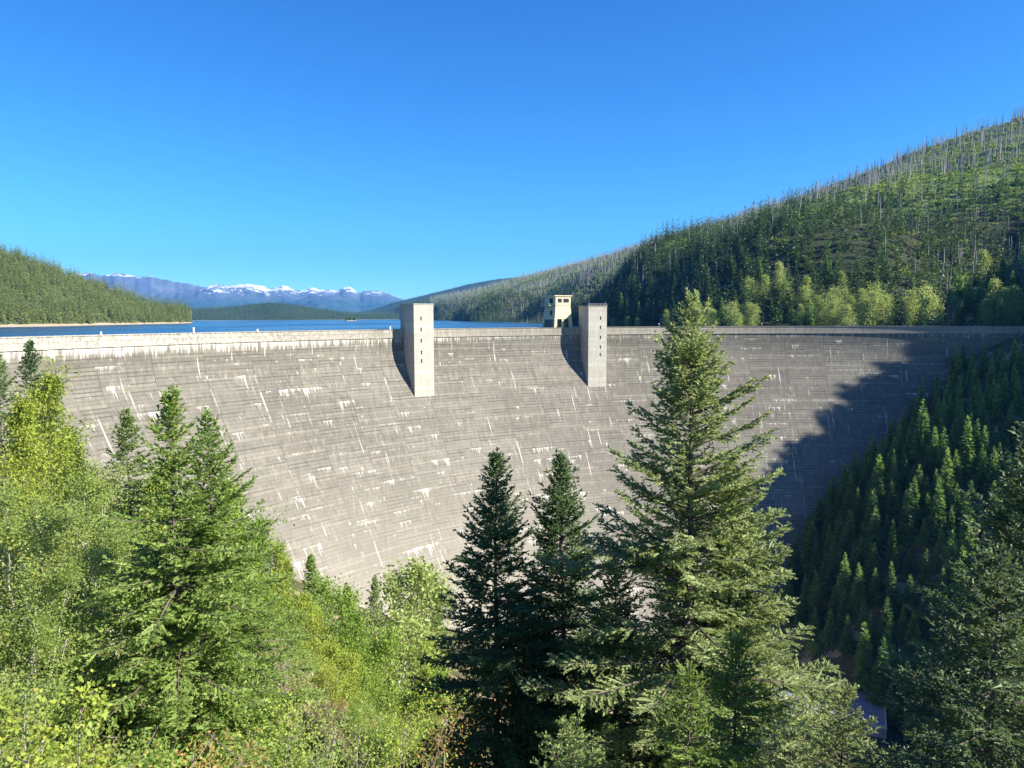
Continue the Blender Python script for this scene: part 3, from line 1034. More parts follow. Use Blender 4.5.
def mid_conifer(seed, H, rb, n, z0f=.12, power=.85, wf=.30, drop=-.25):
    """medium-distance conifer: layered boughs of kite faces"""
    rng = np.random.default_rng(seed)
    f = rng.random(n) ** .62
    f = np.sort(f)
    z = H - f * H * (1 - z0f)
    r = rb * (f ** power) * rng.uniform(.55, 1.15, n) + .02 * H
    az = rng.uniform(0, 2 * PI, n)
    inner = rng.uniform(.0, .55, n)
    er = np.stack([np.cos(az), np.sin(az), np.zeros(n)], -1)
    P = er * (r * inner)[:, None]; P[:, 2] = z
    up = np.where(f < .15, .8, .25 + drop * f * 1.6)
    D = nrm(er + np.array([0, 0, 1.]) * (up + rng.normal(0, .18, n))[:, None] + rng.normal(0, .12, (n, 3)))
    L = r * (1 - inner) + .025 * H
    Q = kites(P, D, L, np.maximum(L * wf * 1.6, .014 * H) * rng.uniform(.7, 1.3, n), rng, .45)
    # spire
    k = 6
    P = np.zeros((k, 3)); P[:, 2] = H * (1 - rng.uniform(.01, .08, k))
    D = nrm(np.stack([rng.normal(0, .25, k), rng.normal(0, .25, k), np.ones(k)], -1))
    return np.concatenate([Q, kites(P, D, np.full(k, .05 * H), np.full(k, .012 * H), rng)])


def leafy(seed, H, cr, nleaf, leaf, z0f=.25, limbs=14, stems=1, spread=.5, lw=.7, flat=.9, shape='egg', clump=.34, rt=None, bare=0.):
    """broadleaf tree or bush: stems, limbs, twigs and leaf quads clustered round the twig ends"""
    rng = np.random.default_rng(seed)
    wood = []; tips = []
    rt = rt or H * .011
    for sidx in range(stems):
        az0 = rng.uniform(0, 2 * PI); lean = (rng.uniform(.05, .22) * H if stems > 1 else rng.normal(0, .03) * H)
        hs = H * (rng.uniform(.72, 1.) if stems > 1 else 1.) * .96
        zs = np.linspace(0, 1, 9)
        wob = np.cumsum(rng.normal(0, .012 * H, (9, 2)), 0) * .6
        wob[0] = 0
        tr = np.stack([math.cos(az0) * lean * zs ** 1.3 + wob[:, 0], math.sin(az0) * lean * zs ** 1.3 + wob[:, 1], hs * zs], -1)
        wood.append((tr, np.maximum(rt * (1 - zs) ** .8, .008 + .0006 * H)))
        nl = max(4, limbs // stems)
        for k in range(nl):
            q = z0f + (1 - z0f) * (k + rng.uniform(0, 1)) / nl
            base = np.array([np.interp(q, zs, tr[:, i]) for i in range(3)])
            az = k * 2.4 + rng.normal(0, .4)
            fr = (q - z0f) / (1 - z0f)
            if shape == 'egg':
                rr = cr * (math.sin(PI * min(1, .18 + .82 * fr)) ** .7 * .95 + .12)
            elif shape == 'cone':
                rr = cr * (1 - fr) ** .8 + .06 * cr
            else:
                rr = cr * (.6 + .5 * math.sin(PI * fr))
            L = rr * rng.uniform(.7, 1.12)
            el = rad(rng.uniform(12, 42) + 25 * fr)
            er = np.array([math.cos(az) * math.cos(el), math.sin(az) * math.cos(el), math.sin(el)])
            s = np.linspace(0, 1, 5)
            pth = base + er * (L * s)[:, None] + np.array([0, 0, 1.]) * (L * .12 * s ** 2)[:, None] + np.cumsum(rng.normal(0, .02 * L, (5, 3)), 0)
            wood.append((pth, np.linspace(max(.008, rt * .32 * (1 - q * .6)), .004 + .0004 * H, 5)))
            for j in range(6):
                qq = rng.uniform(.3, 1.)
                b = np.array([np.interp(qq, s, pth[:, i]) for i in range(3)])
                e = b + rng.normal(0, 1, 3) * L * .22 + er * L * .1
                tips.append(np.append(e, L))
                if j < 3:
                    wood.append((np.stack([b, (b + e) / 2 + rng.normal(0, .03 * L, 3), e]), np.array([.006, .005, .003]) * max(1., H / 8)))
        top = tr[-1]
        for j in range(4):
            tips.append(np.append(top + rng.normal(0, .05 * H, 3) * np.array([1, 1, .6]), cr * .5))
    tips = np.array(tips)
    if nleaf == 0:
        return np.zeros((0, 4, 3)), tubes(wood, 5)
    w = rng.uniform(.3, 1., len(tips)) * (rng.random(len(tips)) > bare)
    w /= w.sum()
    idx = rng.choice(len(tips), nleaf, p=w)
    off = rng.normal(0, 1, (nleaf, 3)) * (tips[idx, 3:4] * clump * .55 + leaf)
    P = tips[idx, :3] + off
    P[:, 2] = np.maximum(P[:, 2], .12 * leaf)
    D = nrm(nrm(off) * .8 + rng.normal(0, .7, (nleaf, 3)) + np.array([0, 0, -.25]))
    L = leaf * rng.uniform(.6, 1.3, nleaf)
    return kites(P, D, L, L * lw, rng, flat), tubes(wood, 5)


def tree_obj(name, loc, crownQ, woodQ, cmat, wmat, label, cat, group=None, rz=0, smooth_wood=True, partn=('crown', 'trunk')):
    e = empty(name, loc, rz)
    tag(e, label, cat, group)
    if len(woodQ):
        link(partn[1], quads_mesh(partn[1], woodQ), wmat, e)
    if len(crownQ):
        link(partn[0], quads_mesh(partn[0], crownQ), cmat, e)
    return e


def copy_tree(src, loc, rz, sc, label=None):
    r = src.copy(); COL.objects.link(r)
    r.location = loc; r.rotation_euler = (0, 0, rz); r.scale = sc if hasattr(sc, '__len__') else (sc, sc, sc)
    if label: r['label'] = label
    for ch in src.children:
        c = ch.copy(); COL.objects.link(c); c.parent = r
    return r


def place_tip(px, py, d, sink=.4):
    """base point on the ground and tree height for a tree whose tip stands at (px,py) at distance d"""
    p = at(px, py, d)
    z = tz(p.x, p.y) - sink
    return (p.x, p.y, z), p.z - z


# ------------------------------------------------------------------ foreground conifers (each grown for its own place)
G_FIR = 'tall firs rising from the slope below the viewpoint'


def fir(px, py, d, rb, seed, mat, label, group=G_FIR, z0=None, Hmax=60, name='fir_tree', **kw):
    loc, H = place_tip(px, py, d)
    z0 = H * .10 if z0 is None else max(.3, H - z0)
    c, w = conifer(seed, H, z0, rb, **kw)
    return tree_obj(name, loc, c, w, M[mat], M['bark'], label, 'fir tree', group, random.Random(seed).uniform(0, 6.28))


fir(696, 299, 35, 7.7, 11, 'fir_olive', 'tallest fir, sunlit olive green, its tip reaching above the dam crest', z0=27, whorl=.46, per=6, irr=.36, gaps=10, power=.82, e_bot=6, droop=.2, tw=.10, blade=.24, bw=.085, sub=7)
fir(736, 466, 36.5, 5.4, 27, 'fir_olive', 'second sunlit olive fir pressed against the right side of the tallest fir', z0=22, whorl=.44, per=6, irr=.34, gaps=3, power=.85, tw=.10, blade=.24, bw=.085, sub=7)
fir(497, 455, 40, 6.5, 12, 'fir_dark', 'dark shaded fir nearest the left bank, left of the dark pair', z0=24, whorl=.42, per=6, irr=.30, power=.84, gaps=3, blade=.24, bw=.085, sub=6)
fir(568, 458, 41.5, 6.1, 13, 'fir_dark', 'dark shaded fir between its dark twin and the tallest fir', z0=24, whorl=.42, per=6, irr=.28, power=.82, gaps=2, blade=.24, bw=.085, sub=6)
fir(170, 392, 31, 5.2, 14, 'fir_bright', 'big bushy mid green fir filling the left bank foreground', whorl=.40, per=6, irr=.45, power=.92, gaps=10, blade=.22, bw=.085, tw=.10)
fir(206, 417, 32.5, 4.8, 15, 'fir_bright', 'second fir top just right of the big bushy left fir', whorl=.42, irr=.26, power=.8, blade=.22, bw=.07)
fir(1042, 426, 22, 5.2, 16, 'fir_grey', 'large dark fir at the right edge with sunlit grey green tips', z0=19, whorl=.34, per=7, irr=.3, power=.75, blade=.17, bw=.06, tw=.08, sub=9)
fir(1006, 556, 17.5, 3.7, 26, 'fir_grey', 'lower fir in the bottom right corner with pale sunlit boughs', z0=10, whorl=.30, per=6, irr=.3, power=.85, blade=.15, bw=.05, tw=.075, sub=9)
fir(838, 688, 27, 3.6, 17, 'fir_olive', 'small pale green fir with its tip in front of the powerhouse deck', z0=9, whorl=.36, power=.9, blade=.20, bw=.055)
fir(738, 640, 25, 3.2, 18, 'fir_young', 'bright green young fir at the foot of the tallest fir', z0=8, whorl=.34, power=.9, blade=.18, bw=.055)
fir(690, 668, 23, 2.8, 19, 'fir_young', 'shorter bright young fir left of the other bright one', z0=7, whorl=.34, power=.9, blade=.18, bw=.055)
fir(618, 556, 37, 5.2, 20, 'fir', 'mid green fir tucked between the dark pair and the tallest fir', z0=17, whorl=.44, power=.85, blade=.22, bw=.07)
fir(575, 722, 21, 2.6, 21, 'fir', 'low fir bough tip at the bottom below the dark pair', z0=5, whorl=.32, power=.9, blade=.17, bw=.05)
fir(790, 728, 22, 2.6, 22, 'fir_olive', 'low pale fir at the bottom, left of the deck fir', z0=5, whorl=.32, power=.9, blade=.17, bw=.05)
fir(31, 343, 72, 3.6, 23, 'fir_dark', 'dark pointed fir against the pale dam top, far left', 'small firs on the left bank', whorl=.55, tw=.2, blade=.34, bw=.12, sub=3)
fir(-4, 352, 64, 3.4, 24, 'fir_dark', 'dark fir cut by the left picture edge', 'small firs on the left bank', whorl=.55, tw=.2, blade=.34, bw=.12, sub=3)
fir(126, 414, 58, 3.4, 25, 'fir', 'pointed green fir left of the big bushy left fir', 'small firs on the left bank', whorl=.5, tw=.18, blade=.32, bw=.11, sub=3)
small = [(262, 522, 88, 2.6, 'fir_dark', 'thin dark fir beside the leafy trees halfway down the left bank'), (287, 561, 92, 2.4, 'fir_bright', 'left one of two little firs in front of the dam foot'),
         (312, 558, 94, 2.6, 'fir_bright', 'right one of two little firs in front of the dam foot'), (349, 587, 104, 2.4, 'fir_bright', 'little fir low on the bank left of the pale cottonwood'),
         (374, 577, 112, 2.4, 'fir_olive', 'greyish little fir beside the pale cottonwood'), (437, 600, 120, 2.4, 'fir_bright', 'last little fir before the dark pair'),
         (98, 492, 47, 2.4, 'fir_dark', 'dark fir half hidden among the birches'), (410, 600, 128, 2.8, 'fir', 'little fir behind the pale cottonwood')]
for i, (px, py, d, rb, mt, lab) in enumerate(small):
    fir(px, py, d, rb, 60 + i, mt, lab, 'small firs on the left bank', whorl=.6, tw=.24, blade=.4, bw=.15, sub=3)

# ------------------------------------------------------------------ left bank broadleaf trees
rnd = random.Random(4)
TPL = {}
for k, (kind, a) in enumerate({
    'alder': dict(H=12, cr=3.2, nleaf=6500, leaf=.27, z0f=.18, limbs=20, stems=2),
    'alder2': dict(H=12, cr=2.7, nleaf=6500, leaf=.27, z0f=.12, limbs=22, stems=1, shape='cone'),
    'birch': dict(H=12, cr=2.6, nleaf=6000, leaf=.23, z0f=.25, limbs=20, stems=3),
    'birch2': dict(H=12, cr=2.4, nleaf=4800, leaf=.23, z0f=.3, limbs=18, stems=2),
    'birch3': dict(H=12, cr=2.6, nleaf=15000, leaf=.125, z0f=.22, limbs=24, stems=3),
    'larch': dict(H=14, cr=2.6, nleaf=9000, leaf=.27, z0f=.1, limbs=34, stems=1, shape='cone', lw=.4),
    'cottonwood': dict(H=12, cr=3.0, nleaf=5500, leaf=.30, z0f=.2, limbs=20, stems=2),
}.items()):
    a['clump'] = .16; a['bare'] = .12
    TPL[kind] = (a['H'], leafy(200 + k, **a))

LEAF_TREES = [
    ('larch', 'larch', 48, 372, 58, 1.0, 'yellow green larch on the far left just below the dam crest'),
    ('larch', 'larch', 12, 398, 52, 1.0, 'yellow green larch at the left picture edge'),
    ('birch', 'birch', 78, 452, 46, 1.1, 'pale stemmed birch left of the pointed green fir'),
    ('birch2', 'birch', 36, 462, 40, 1.1, 'thin birch with white stems near the left edge'),
    ('birch', 'birch', 112, 486, 42, 1.0, 'birch with thin pale stems close beside the big bushy fir'),
    ('birch2', 'birch', 2, 492, 34, 1.2, 'greyish birch cut by the left edge at mid height'),
    ('alder2', 'alder', 228, 482, 64, 1.1, 'tall bright green cone shaped tree right of the bushy fir'),
    ('alder', 'alder', 250, 512, 66, .9, 'bright green alder stepping down the bank behind the bushy fir'),
    ('larch', 'larch', 276, 540, 80, .9, 'yellow green larch halfway down the left bank'),
    ('alder', 'alder', 215, 545, 50, .9, 'leafy birch close right of the bushy fir'),
    ('alder', 'alder', 330, 572, 100, 1.0, 'round bright alder in front of the dam foot'),
    ('alder', 'yellowing', 306, 592, 84, .8, 'alder turning yellow below the two little firs'),
    ('cottonwood', 'cottonwood', 398, 570, 116, 1.3, 'pale silvery cottonwood standing against the dam foot'),
    ('cottonwood', 'cottonwood', 425, 588, 134, 1.1, 'pale cottonwood nearest the dark firs'),
    ('alder', 'alder', 352, 610, 92, .9, 'green alder left below the pale cottonwood'),
    ('birch2', 'birch', 283, 596, 60, 1.0, 'slender birch with several bare white stems'),
    ('birch', 'birch', 250, 585, 55, .9, 'leafy birch between bushy fir and white stemmed birch'),
    ('alder', 'alder', 385, 622, 96, .9, 'rounded green alder below the pale cottonwood'),
    ('birch', 'yellowing', 420, 640, 100, .8, 'yellowing birch tight against the dark fir'),
    ('larch', 'larch', 160, 470, 56, .9, 'yellow green larch hidden behind the bushy fir'),
    ('alder2', 'alder', 196, 492, 60, .9, 'green tree peeping out right behind the bushy fir'),
    ('alder', 'birch', 60, 540, 33, .8, 'soft green leafy tree below the white stemmed birches'),
    ('birch2', 'birch', 20, 560, 28, .9, 'open leafy birch at the left edge lower down'),
    ('alder', 'alder', 430, 668, 86, .9, 'green alder low against the dark fir skirts'),
    ('alder', 'alder', 145, 472, 66, 1.0, 'green alder between the pointed fir and the bushy fir'),
    ('birch', 'birch', 95, 462, 66, 1.0, 'leafy birch on the crest side of the pale stemmed birches'),
    ('alder2', 'birch', 66, 428, 74, 1.0, 'soft green tree below the dam crest right of the far left larch'),
    ('alder', 'alder', 186, 520, 78, 1.1, 'green alder well behind the bushy fir'),
    ('alder', 'yellowing', 340, 640, 74, .8, 'yellow tinged alder above the dry slope'),
]
made = {}
for i, (kind, mt, px, py, d, sxy, lab) in enumerate(LEAF_TREES):
    if d < 56 and kind in ('birch', 'birch2', 'alder'): kind = 'birch3'
    loc, H = place_tip(px, py, d)
    H0, (c, w) = TPL[kind]
    s = H / H0
    key = (kind, mt)
    rz = rnd.uniform(0, 6.28)
    sc = (s * sxy * (1.15 if s < .9 else .95), s * sxy * (1.15 if s < .9 else .95), s)
    cat = {'larch': 'larch tree', 'birch': 'birch tree', 'birch2': 'birch tree', 'birch3': 'birch tree'}.get(kind, 'broadleaf tree')
    if key not in made:
        o = tree_obj({'larch': 'larch_tree', 'birch': 'birch_tree', 'birch2': 'birch_tree', 'birch3': 'birch_tree', 'cottonwood': 'cottonwood_tree'}.get(kind, 'alder_tree'),
                     loc, c, w, M[mt], M['bark_pale'] if kind[:3] in ('bir', 'cot') else M['bark'], lab, cat, 'leafy trees on the left bank', rz)
        o.scale = sc
        made[key] = o
    else:
        copy_tree(made[key], loc, rz, sc, lab)

# shrubs on the slope
SH = {
    'green': (leafy(301, 3.5, 1.7, 4200, .13, .05, 18, 5), 'alder', 'green leafy shrub on the sunlit left slope'),
    'light': (leafy(302, 3.5, 1.6, 3800, .12, .05, 18, 5), 'birch', 'pale green shrub on the sunlit left slope'),
    'yellow': (leafy(303, 3.2, 1.5, 3200, .12, .05, 18, 6), 'yellowing', 'yellowing shrub on the sunlit left slope'),
    'rust': (leafy(304, 2.2, 1.2, 1500, .09, .05, 16, 6, bare=.3), 'rust', 'rust coloured low shrub on the sunlit left slope'),
    'bare': (leafy(305, 3.8, 1.3, 260, .08, .1, 26, 8, bare=.5), 'rust', 'grey shrub of bare twigs on the sunlit left slope'),
}
shm = {}
rnd = random.Random(77)


def shrub(kind, x, y, s):
    z = tz(x, y) - .1
    (c, w), mt, lab = SH[kind]
    rz = rnd.uniform(0, 6.28)
    if kind not in shm:
        o = tree_obj('shrub', (x, y, z), c, w, M[mt], M['twig'], lab, 'shrub', kind + ' shrubs on the left slope', rz, partn=('foliage', 'stems'))
        o.scale = (s, s, s); shm[kind] = o
    else:
        copy_tree(shm[kind], (x, y, z), rz, (s, s, s * rnd.uniform(.85, 1.15)))


cnt = 0
tries = 0
spots = []
while cnt < 215 and tries < 6000:
    tries += 1
    d = 9 + 130 * rnd.random() ** 1.5
    px = rnd.uniform(-40, 480)
    t = tx(px)
    x, y = t * d, d
    # open dry patch on the slope
    z = tz(x, y)
    if math.hypot((x + 13) / 3.2, (y - 52) / 8) < 1 and rnd.random() < .8: continue
    if any((x - a) ** 2 + (y - b) ** 2 < (1.1 + .008 * d) ** 2 for a, b in spots): continue
    # not in front of the viewpoint's own eyes: stay below the sight lines of the photo's open views
    s = rnd.uniform(.55, 1.15)
    lim = np.interp(px, [-40, 0, 60, 110, 200, 300, 400, 480], [560, 565, 590, 640, 640, 640, 645, 690])
    v = Vector((x, y, z + 3.3 * s - CAMZ))
    py = 384 - FPX * (CAM_R.transposed() @ v).y / -(CAM_R.transposed() @ v).z
    if py < lim: continue
    r = rnd.random()
    kind = 'green' if r < .30 else 'light' if r < .62 else 'yellow' if r < .82 else 'rust' if r < .92 else 'bare'
    spots.append((x, y)); cnt += 1
    shrub(kind, x, y, s)
for px, py, d, k, s in ((410, 690, 46, 'bare', 1.2), (425, 705, 40, 'bare', 1.1), (445, 690, 44, 'bare', 1.2), (285, 650, 52, 'bare', 1.3), (275, 640, 55, 'bare', 1.5)):
    p = at(px, py, d); shrub(k, p.x, p.y, s)

# yellow green bush close to the viewpoint in the bottom left corner, and sprigs bottom right
for (px, py, d, nl, lf, H, cr, lab, mt, seed) in ((18, 690, 8.5, 4200, .075, 3.0, 1.05, 'bright yellow green bush with big leaves in the bottom left corner', 'yellowing', 401),
                                                  (2, 640, 14, 4200, .085, 4.2, 1.5, 'soft green bush at the left edge above the bright corner bush', 'birch', 402),
                                                  (178, 728, 12, 1500, .07, 2.4, 1.0, 'yellow and brown bush at the bottom beside the left fir', 'rust', 403),
                                                  (380, 700, 18, 3000, .08, 3.0, 1.5, 'yellowing bush at the bottom left of the dark firs', 'yellowing', 404),
                                                  (90, 728, 11, 1500, .07, 2.2, .9, 'pale leafy bush at the bottom in front of the bushy fir', 'birch', 405),
                                                  (262, 712, 15, 3000, .08, 2.8, 1.5, 'bright bush at the bottom right of the bushy fir', 'yellowing', 406),
                                                  (310, 725, 14, 2400, .075, 2.4, 1.3, 'soft green bush at the bottom between two bright bushes', 'birch', 407),
                                                  (435, 725, 16, 1500, .08, 2.4, 1.0, 'rust tinged bush at the foot of the dark fir', 'rust', 408),
                                                  (984, 752, 5.2, 60, .10, 1.6, .5, 'thin sprig with a few big leaves at the bottom right', 'yellowing', 409)):
    p = at(px, py, d)
    z = tz(p.x, p.y) - .1
    Hn = p.z - z
    c, w = leafy(seed, max(1.2, Hn), cr, int(nl * 1.5), lf * (.85 if nl > 100 else 1), max(.05, 1 - H / max(1.2, Hn)), 22 if nl > 100 else 5, 6 if nl > 100 else 2, rt=.02, clump=.22)
    tree_obj('bush', (p.x, p.y, z), c, w, M[mt], M['twig'], lab, 'bush', 'bushes close to the viewpoint', partn=('foliage', 'stems'))

# dry grass on the open slope
rng = np.random.default_rng(5)
n = 60000
d = 3 + 110 * rng.random(n) ** 1.2
t = rng.uniform(-.75, .15, n)
gx_, gy_ = t * d, d
gz_ = terrain(gx_, gy_)
P = np.stack([gx_, gy_, gz_ - .03], -1)
D = nrm(np.stack([rng.normal(0, .35, n), rng.normal(0, .35, n), np.ones(n)], -1))
gr = link('dry_grass', quads_mesh('dry_grass', kites(P, D, rng.uniform(.25, .7, n), .03 + .0012 * d, rng, .9)), M['dry_grass'])
tag(gr, 'dry straw coloured grass covering the open left slope', 'grass', None, 'stuff')
# boulders showing on the slope
for i, (px, py, d, s, lab) in enumerate(((300, 622, 80, .9, 'pale rock low on the bank below the two little firs'),
                                         (128, 560, 40, .8, 'tan rock between the birches and the bushy fir'))):
    p = at(px, py, d)
    import bmesh
    bm = bmesh.new(); bmesh.ops.create_icosphere(bm, subdivisions=3, radius=s)
    for v in bm.verts:
        q = v.co
        f = 1 + .35 * float(fbm(np.array([q.x * 1.1 + i * 9]), np.array([q.y * 1.1 + q.z]), 31)[0])
        v.co = Vector((q.x * f * 1.3, q.y * f, q.z * f * .7))
    me = bpy.data.meshes.new('boulder'); bm.to_mesh(me); bm.free()
    o = link('boulder', me, M['rock'], None, (p.x, p.y, tz(p.x, p.y) + .2))
    tag(o, lab, 'rock', 'rocks on the left slope')
# ------------------------------------------------------------------ powerhouse deck at the valley floor
dk = at(838, 708, 326)
e = empty('powerhouse_deck', (dk.x, dk.y, -4), rad(-24))
tag(e, 'flat grey concrete powerhouse deck in the shaded valley bottom', 'deck')
zt = dk.z + 4
MB().box(-40, 19, -11, 20, 0, zt).build('slab', M['deck'], e, None, .15)
mb = MB(); mb.box(-40, 19, -11, -10.4, zt + .003, zt + 1.0); mb.box(18.4, 19, -10.397, 20, zt + .003, zt + 1.0)
mb.build('kerb_wall', M['tower'], e)
MB().box(-14, 0, 9, 18, zt + .003, zt + 3.0).build('hatch_house', M['deck'], e, None, .1)
p = at(838, 703, 329)
t = empty('timber_pole', (p.x, p.y, dk.z)); tag(t, 'weathered pole standing on the powerhouse deck', 'pole')
MB().tube([(0, 0, 0), (0, 0, 11)], [.45, .35], 8).build('pole', M['pole_wood'], t)
MB().box(-.2, .2, -1.2, 1.2, 9.4, 9.7).build('cross_arm', M['pole_wood'], t)
p = at(810, 706, 327)
t = empty('derrick', (p.x, p.y, dk.z), rad(10)); tag(t, 'yellow derrick with pale posts at the edge of the shaded deck', 'derrick')
MB().tube([(-2.2, 0, 0), (-2.2, 0, 13)], .4, 8).build('post', M['pole_wood'], t)
MB().tube([(0, 2.4, 0), (-.8, .4, 13)], .3, 8).build('post', M['pole_wood'], t)
mb = MB(); mb.bar((-2.2, 0, 12.4), (3.0, 0, 3.6), .35); mb.bar((-1.8, 0, 4), (3.0, 0, 3.6), .35)
mb.build('boom', M['pole_wood'], t)
mb = MB(); mb.hexa([(-1.6, -.6, 3.0), (2.6, -.6, 2.6), (2.6, .6, 2.6), (-1.6, .6, 3.0), (-1.3, -.6, 7.6), (-.3, -.6, 7.6), (-.3, .6, 7.6), (-1.3, .6, 7.6)])
mb.build('cab', M['yellow'], t)
a = at(862, 707, 329); b = at(904, 695, 336)
o = MB().tube([(a.x, a.y, a.z), (b.x, b.y, b.z)], .75, 10).build('pipe', M['pole_wood'])
tag(o, 'long pale pipe slanting from the deck up to the right bank', 'pipe')

# ------------------------------------------------------------------ right bank conifers below the dam
rng = np.random.default_rng(31)
VAR = []
for k in range(7):
    H = [22, 24, 20, 26, 18, 23, 21][k]
    Q = mid_conifer(500 + k, H, H * [.17, .16, .19, .15, .20, .17, .18][k], 620, .06, .9, .30)
    W, = [tubes([(np.array([[0, 0, 0], [0, 0, H * .5], [0, 0, H * .97]]), np.array([.32, .2, .04]))], 5)]
    me = quads_mesh('bank_conifer', np.concatenate([Q, W]), False, [M['bank_fir'], M['bark']], np.r_[np.zeros(len(Q), int), np.ones(len(W), int)])
    VAR.append((H, me))
AXV = np.array(rp, float)


def in_dam(x, y):
    r = math.hypot(x - CX, y - CY)
    a = math.degrees(math.atan2(-(x - CX), y - CY))
    if not (-36 < a < 84): return False
    z = tz(x, y)
    return r > R0 - float(dam_off(z)) - 4 and r < R0 + 16


pts = []
rr = random.Random(8)
cell = {}


def near_pt(x, y, r):
    cx, cy = int(x // 8), int(y // 8)
    for i in (-1, 0, 1):
        for j in (-1, 0, 1):
            for (a, b) in cell.get((cx + i, cy + j), ()):
                if (x - a) ** 2 + (y - b) ** 2 < r * r: return True
    return False


cx_ = np.array([rr.uniform(150, 560) for _ in range(30000)]); cy_ = np.array([rr.uniform(150, 565) for _ in range(30000)])
cz_ = terrain(cx_, cy_)
for x, y, z in zip(cx_, cy_, cz_):
    xr = np.interp(-y, [-398, -345, -280, -200, -100, 0], [128, 146, 160, 172, 181, 184])
    if x < xr + (4 if y > 366 else 13) or z < 2: continue
    if x < 160 and y > 300 and y < 362: continue
    if in_dam(x, y): continue
    a_ = math.degrees(math.atan2(-(x - CX), y - CY)); r_ = math.hypot(x - CX, y - CY)
    if r_ > R0 and (z < 167 or (x / y < .76 and y > 440)): continue
    near = x / y < .70
    if near_pt(x, y, 6.0 if near else 7.0): continue
    cell.setdefault((int(x // 8), int(y // 8)), []).append((x, y))
    pts.append((x, y, z))


def seen_px(x, y, z):
    v = CAM_R.transposed() @ Vector((x, y, z - CAMZ))
    return 512 + FPX * v.x / -v.z, 384 - FPX * v.y / -v.z


vis, hid = [], []
for (x, y, z) in pts:
    px, py = seen_px(x, y, z + 18)
    if px < 1060 and py < 334 and math.hypot(x - CX, y - CY) < R0 and rr.random() < .5: continue
    (vis if (760 < px < 1045 and py < 775) else hid).append((x, y, z))
vis.sort(key=lambda q: math.hypot(q[0], q[1]))
print('bank conifers in view', len(vis), 'others', len(hid))
LAB_SHADE = 'dark conifer on the steep shaded bank below the right end of the dam'
for i, (x, y, z) in enumerate(vis[:200]):
    H, me = VAR[rr.randrange(7)]
    s = rr.uniform(.65, 1.05) if rr.random() < .7 else rr.uniform(1.05, 1.4)
    if math.hypot(x - CX, y - CY) < R0:
        while s > .3 and seen_px(x, y, z - .6 + H * s)[1] < 337: s *= .85
        if s <= .3: continue
    o = link('bank_conifer', me, None, None, (x, y, z - .6))
    o.rotation_euler = (rr.gauss(0, .02), rr.gauss(0, .02), rr.uniform(0, 6.28)); o.scale = (s * rr.uniform(.9, 1.15),) * 2 + (s,)
    tag(o, LAB_SHADE, 'conifer', 'conifers on the shaded right bank')


def merged(name, insts, variants, mats, label, cat, group=None):
    """one object of very many distant plants; insts (x,y,z,scale_xy,scale_z,variant)"""
    out = []; mi = []
    insts = np.array(insts, float)
    r = np.random.default_rng(len(insts))
    for k, (Q, m) in enumerate(variants):
        I = insts[insts[:, 5].astype(int) == k]
        if not len(I): continue
        th = r.uniform(0, 2 * PI, len(I)); c, s = np.cos(th), np.sin(th)
        X = (Q[None, ..., 0] * c[:, None, None] - Q[None, ..., 1] * s[:, None, None]) * I[:, 3][:, None, None] + I[:, 0][:, None, None]
        Y = (Q[None, ..., 0] * s[:, None, None] + Q[None, ..., 1] * c[:, None, None]) * I[:, 3][:, None, None] + I[:, 1][:, None, None]
        Z = Q[None, ..., 2] * I[:, 4][:, None, None] + I[:, 2][:, None, None]
        q = np.stack([X, Y, Z], -1).reshape(-1, 4, 3)
        out.append(q); mi.append(np.tile(m, len(I)))
    me = quads_mesh(name, np.concatenate(out), False, mats, np.concatenate(mi))
    o = link(name, me)
    tag(o, label, cat, group, 'stuff')
    return o


def lowvar(k, n, H, rbf):
    Q = mid_conifer(700 + k, H, H * rbf, n, .04, .9, .42)
    return Q, np.zeros(len(Q), int)


midv = [lowvar(k, 420, 22, .15) for k in range(3)]
rest = []
for (x, y, z) in vis[200:] + hid:
    s = rr.uniform(.6, 1.0)
    if seen_px(x, y, z)[0] < 1040 and math.hypot(x - CX, y - CY) < R0:
        while s > .3 and seen_px(x, y, z - .6 + 22 * s)[1] < 337: s *= .85
        if s <= .3: continue
    rest.append((x, y, z - .6, s, s, rr.randrange(3)))
merged('bank_conifers', rest, midv, [M['bank_fir']], 'dense dark conifer wood covering the rest of the right bank', 'conifer wood')

# broadleaf understorey on the lower right bank
bank_shr = leafy(611, 5, 2.4, 700, .42, .05, 14, 4)
bs = None
k = 0
while k < 90:
    x = rr.uniform(136, 240); y = rr.uniform(280, 430)
    xr = np.interp(-y, [-398, -345, -280, -200, -100, 0], [128, 146, 160, 172, 181, 184])
    if x < xr + (5 if y > 366 else 15) or in_dam(x, y) or (x < 160 and 305 < y < 362): continue
    k += 1
    loc = (x, y, tz(x, y) - .2)
    s = rr.uniform(.6, 1.3)
    if bs is None:
        bs = tree_obj('bank_shrub', loc, *bank_shr, M['alder'], M['twig'], 'leafy shrub among the conifers on the shaded right bank', 'shrub', 'shrubs on the shaded right bank', partn=('foliage', 'stems'))
        bs.scale = (s, s, s)
    else:
        copy_tree(bs, loc, rr.uniform(0, 6), s)

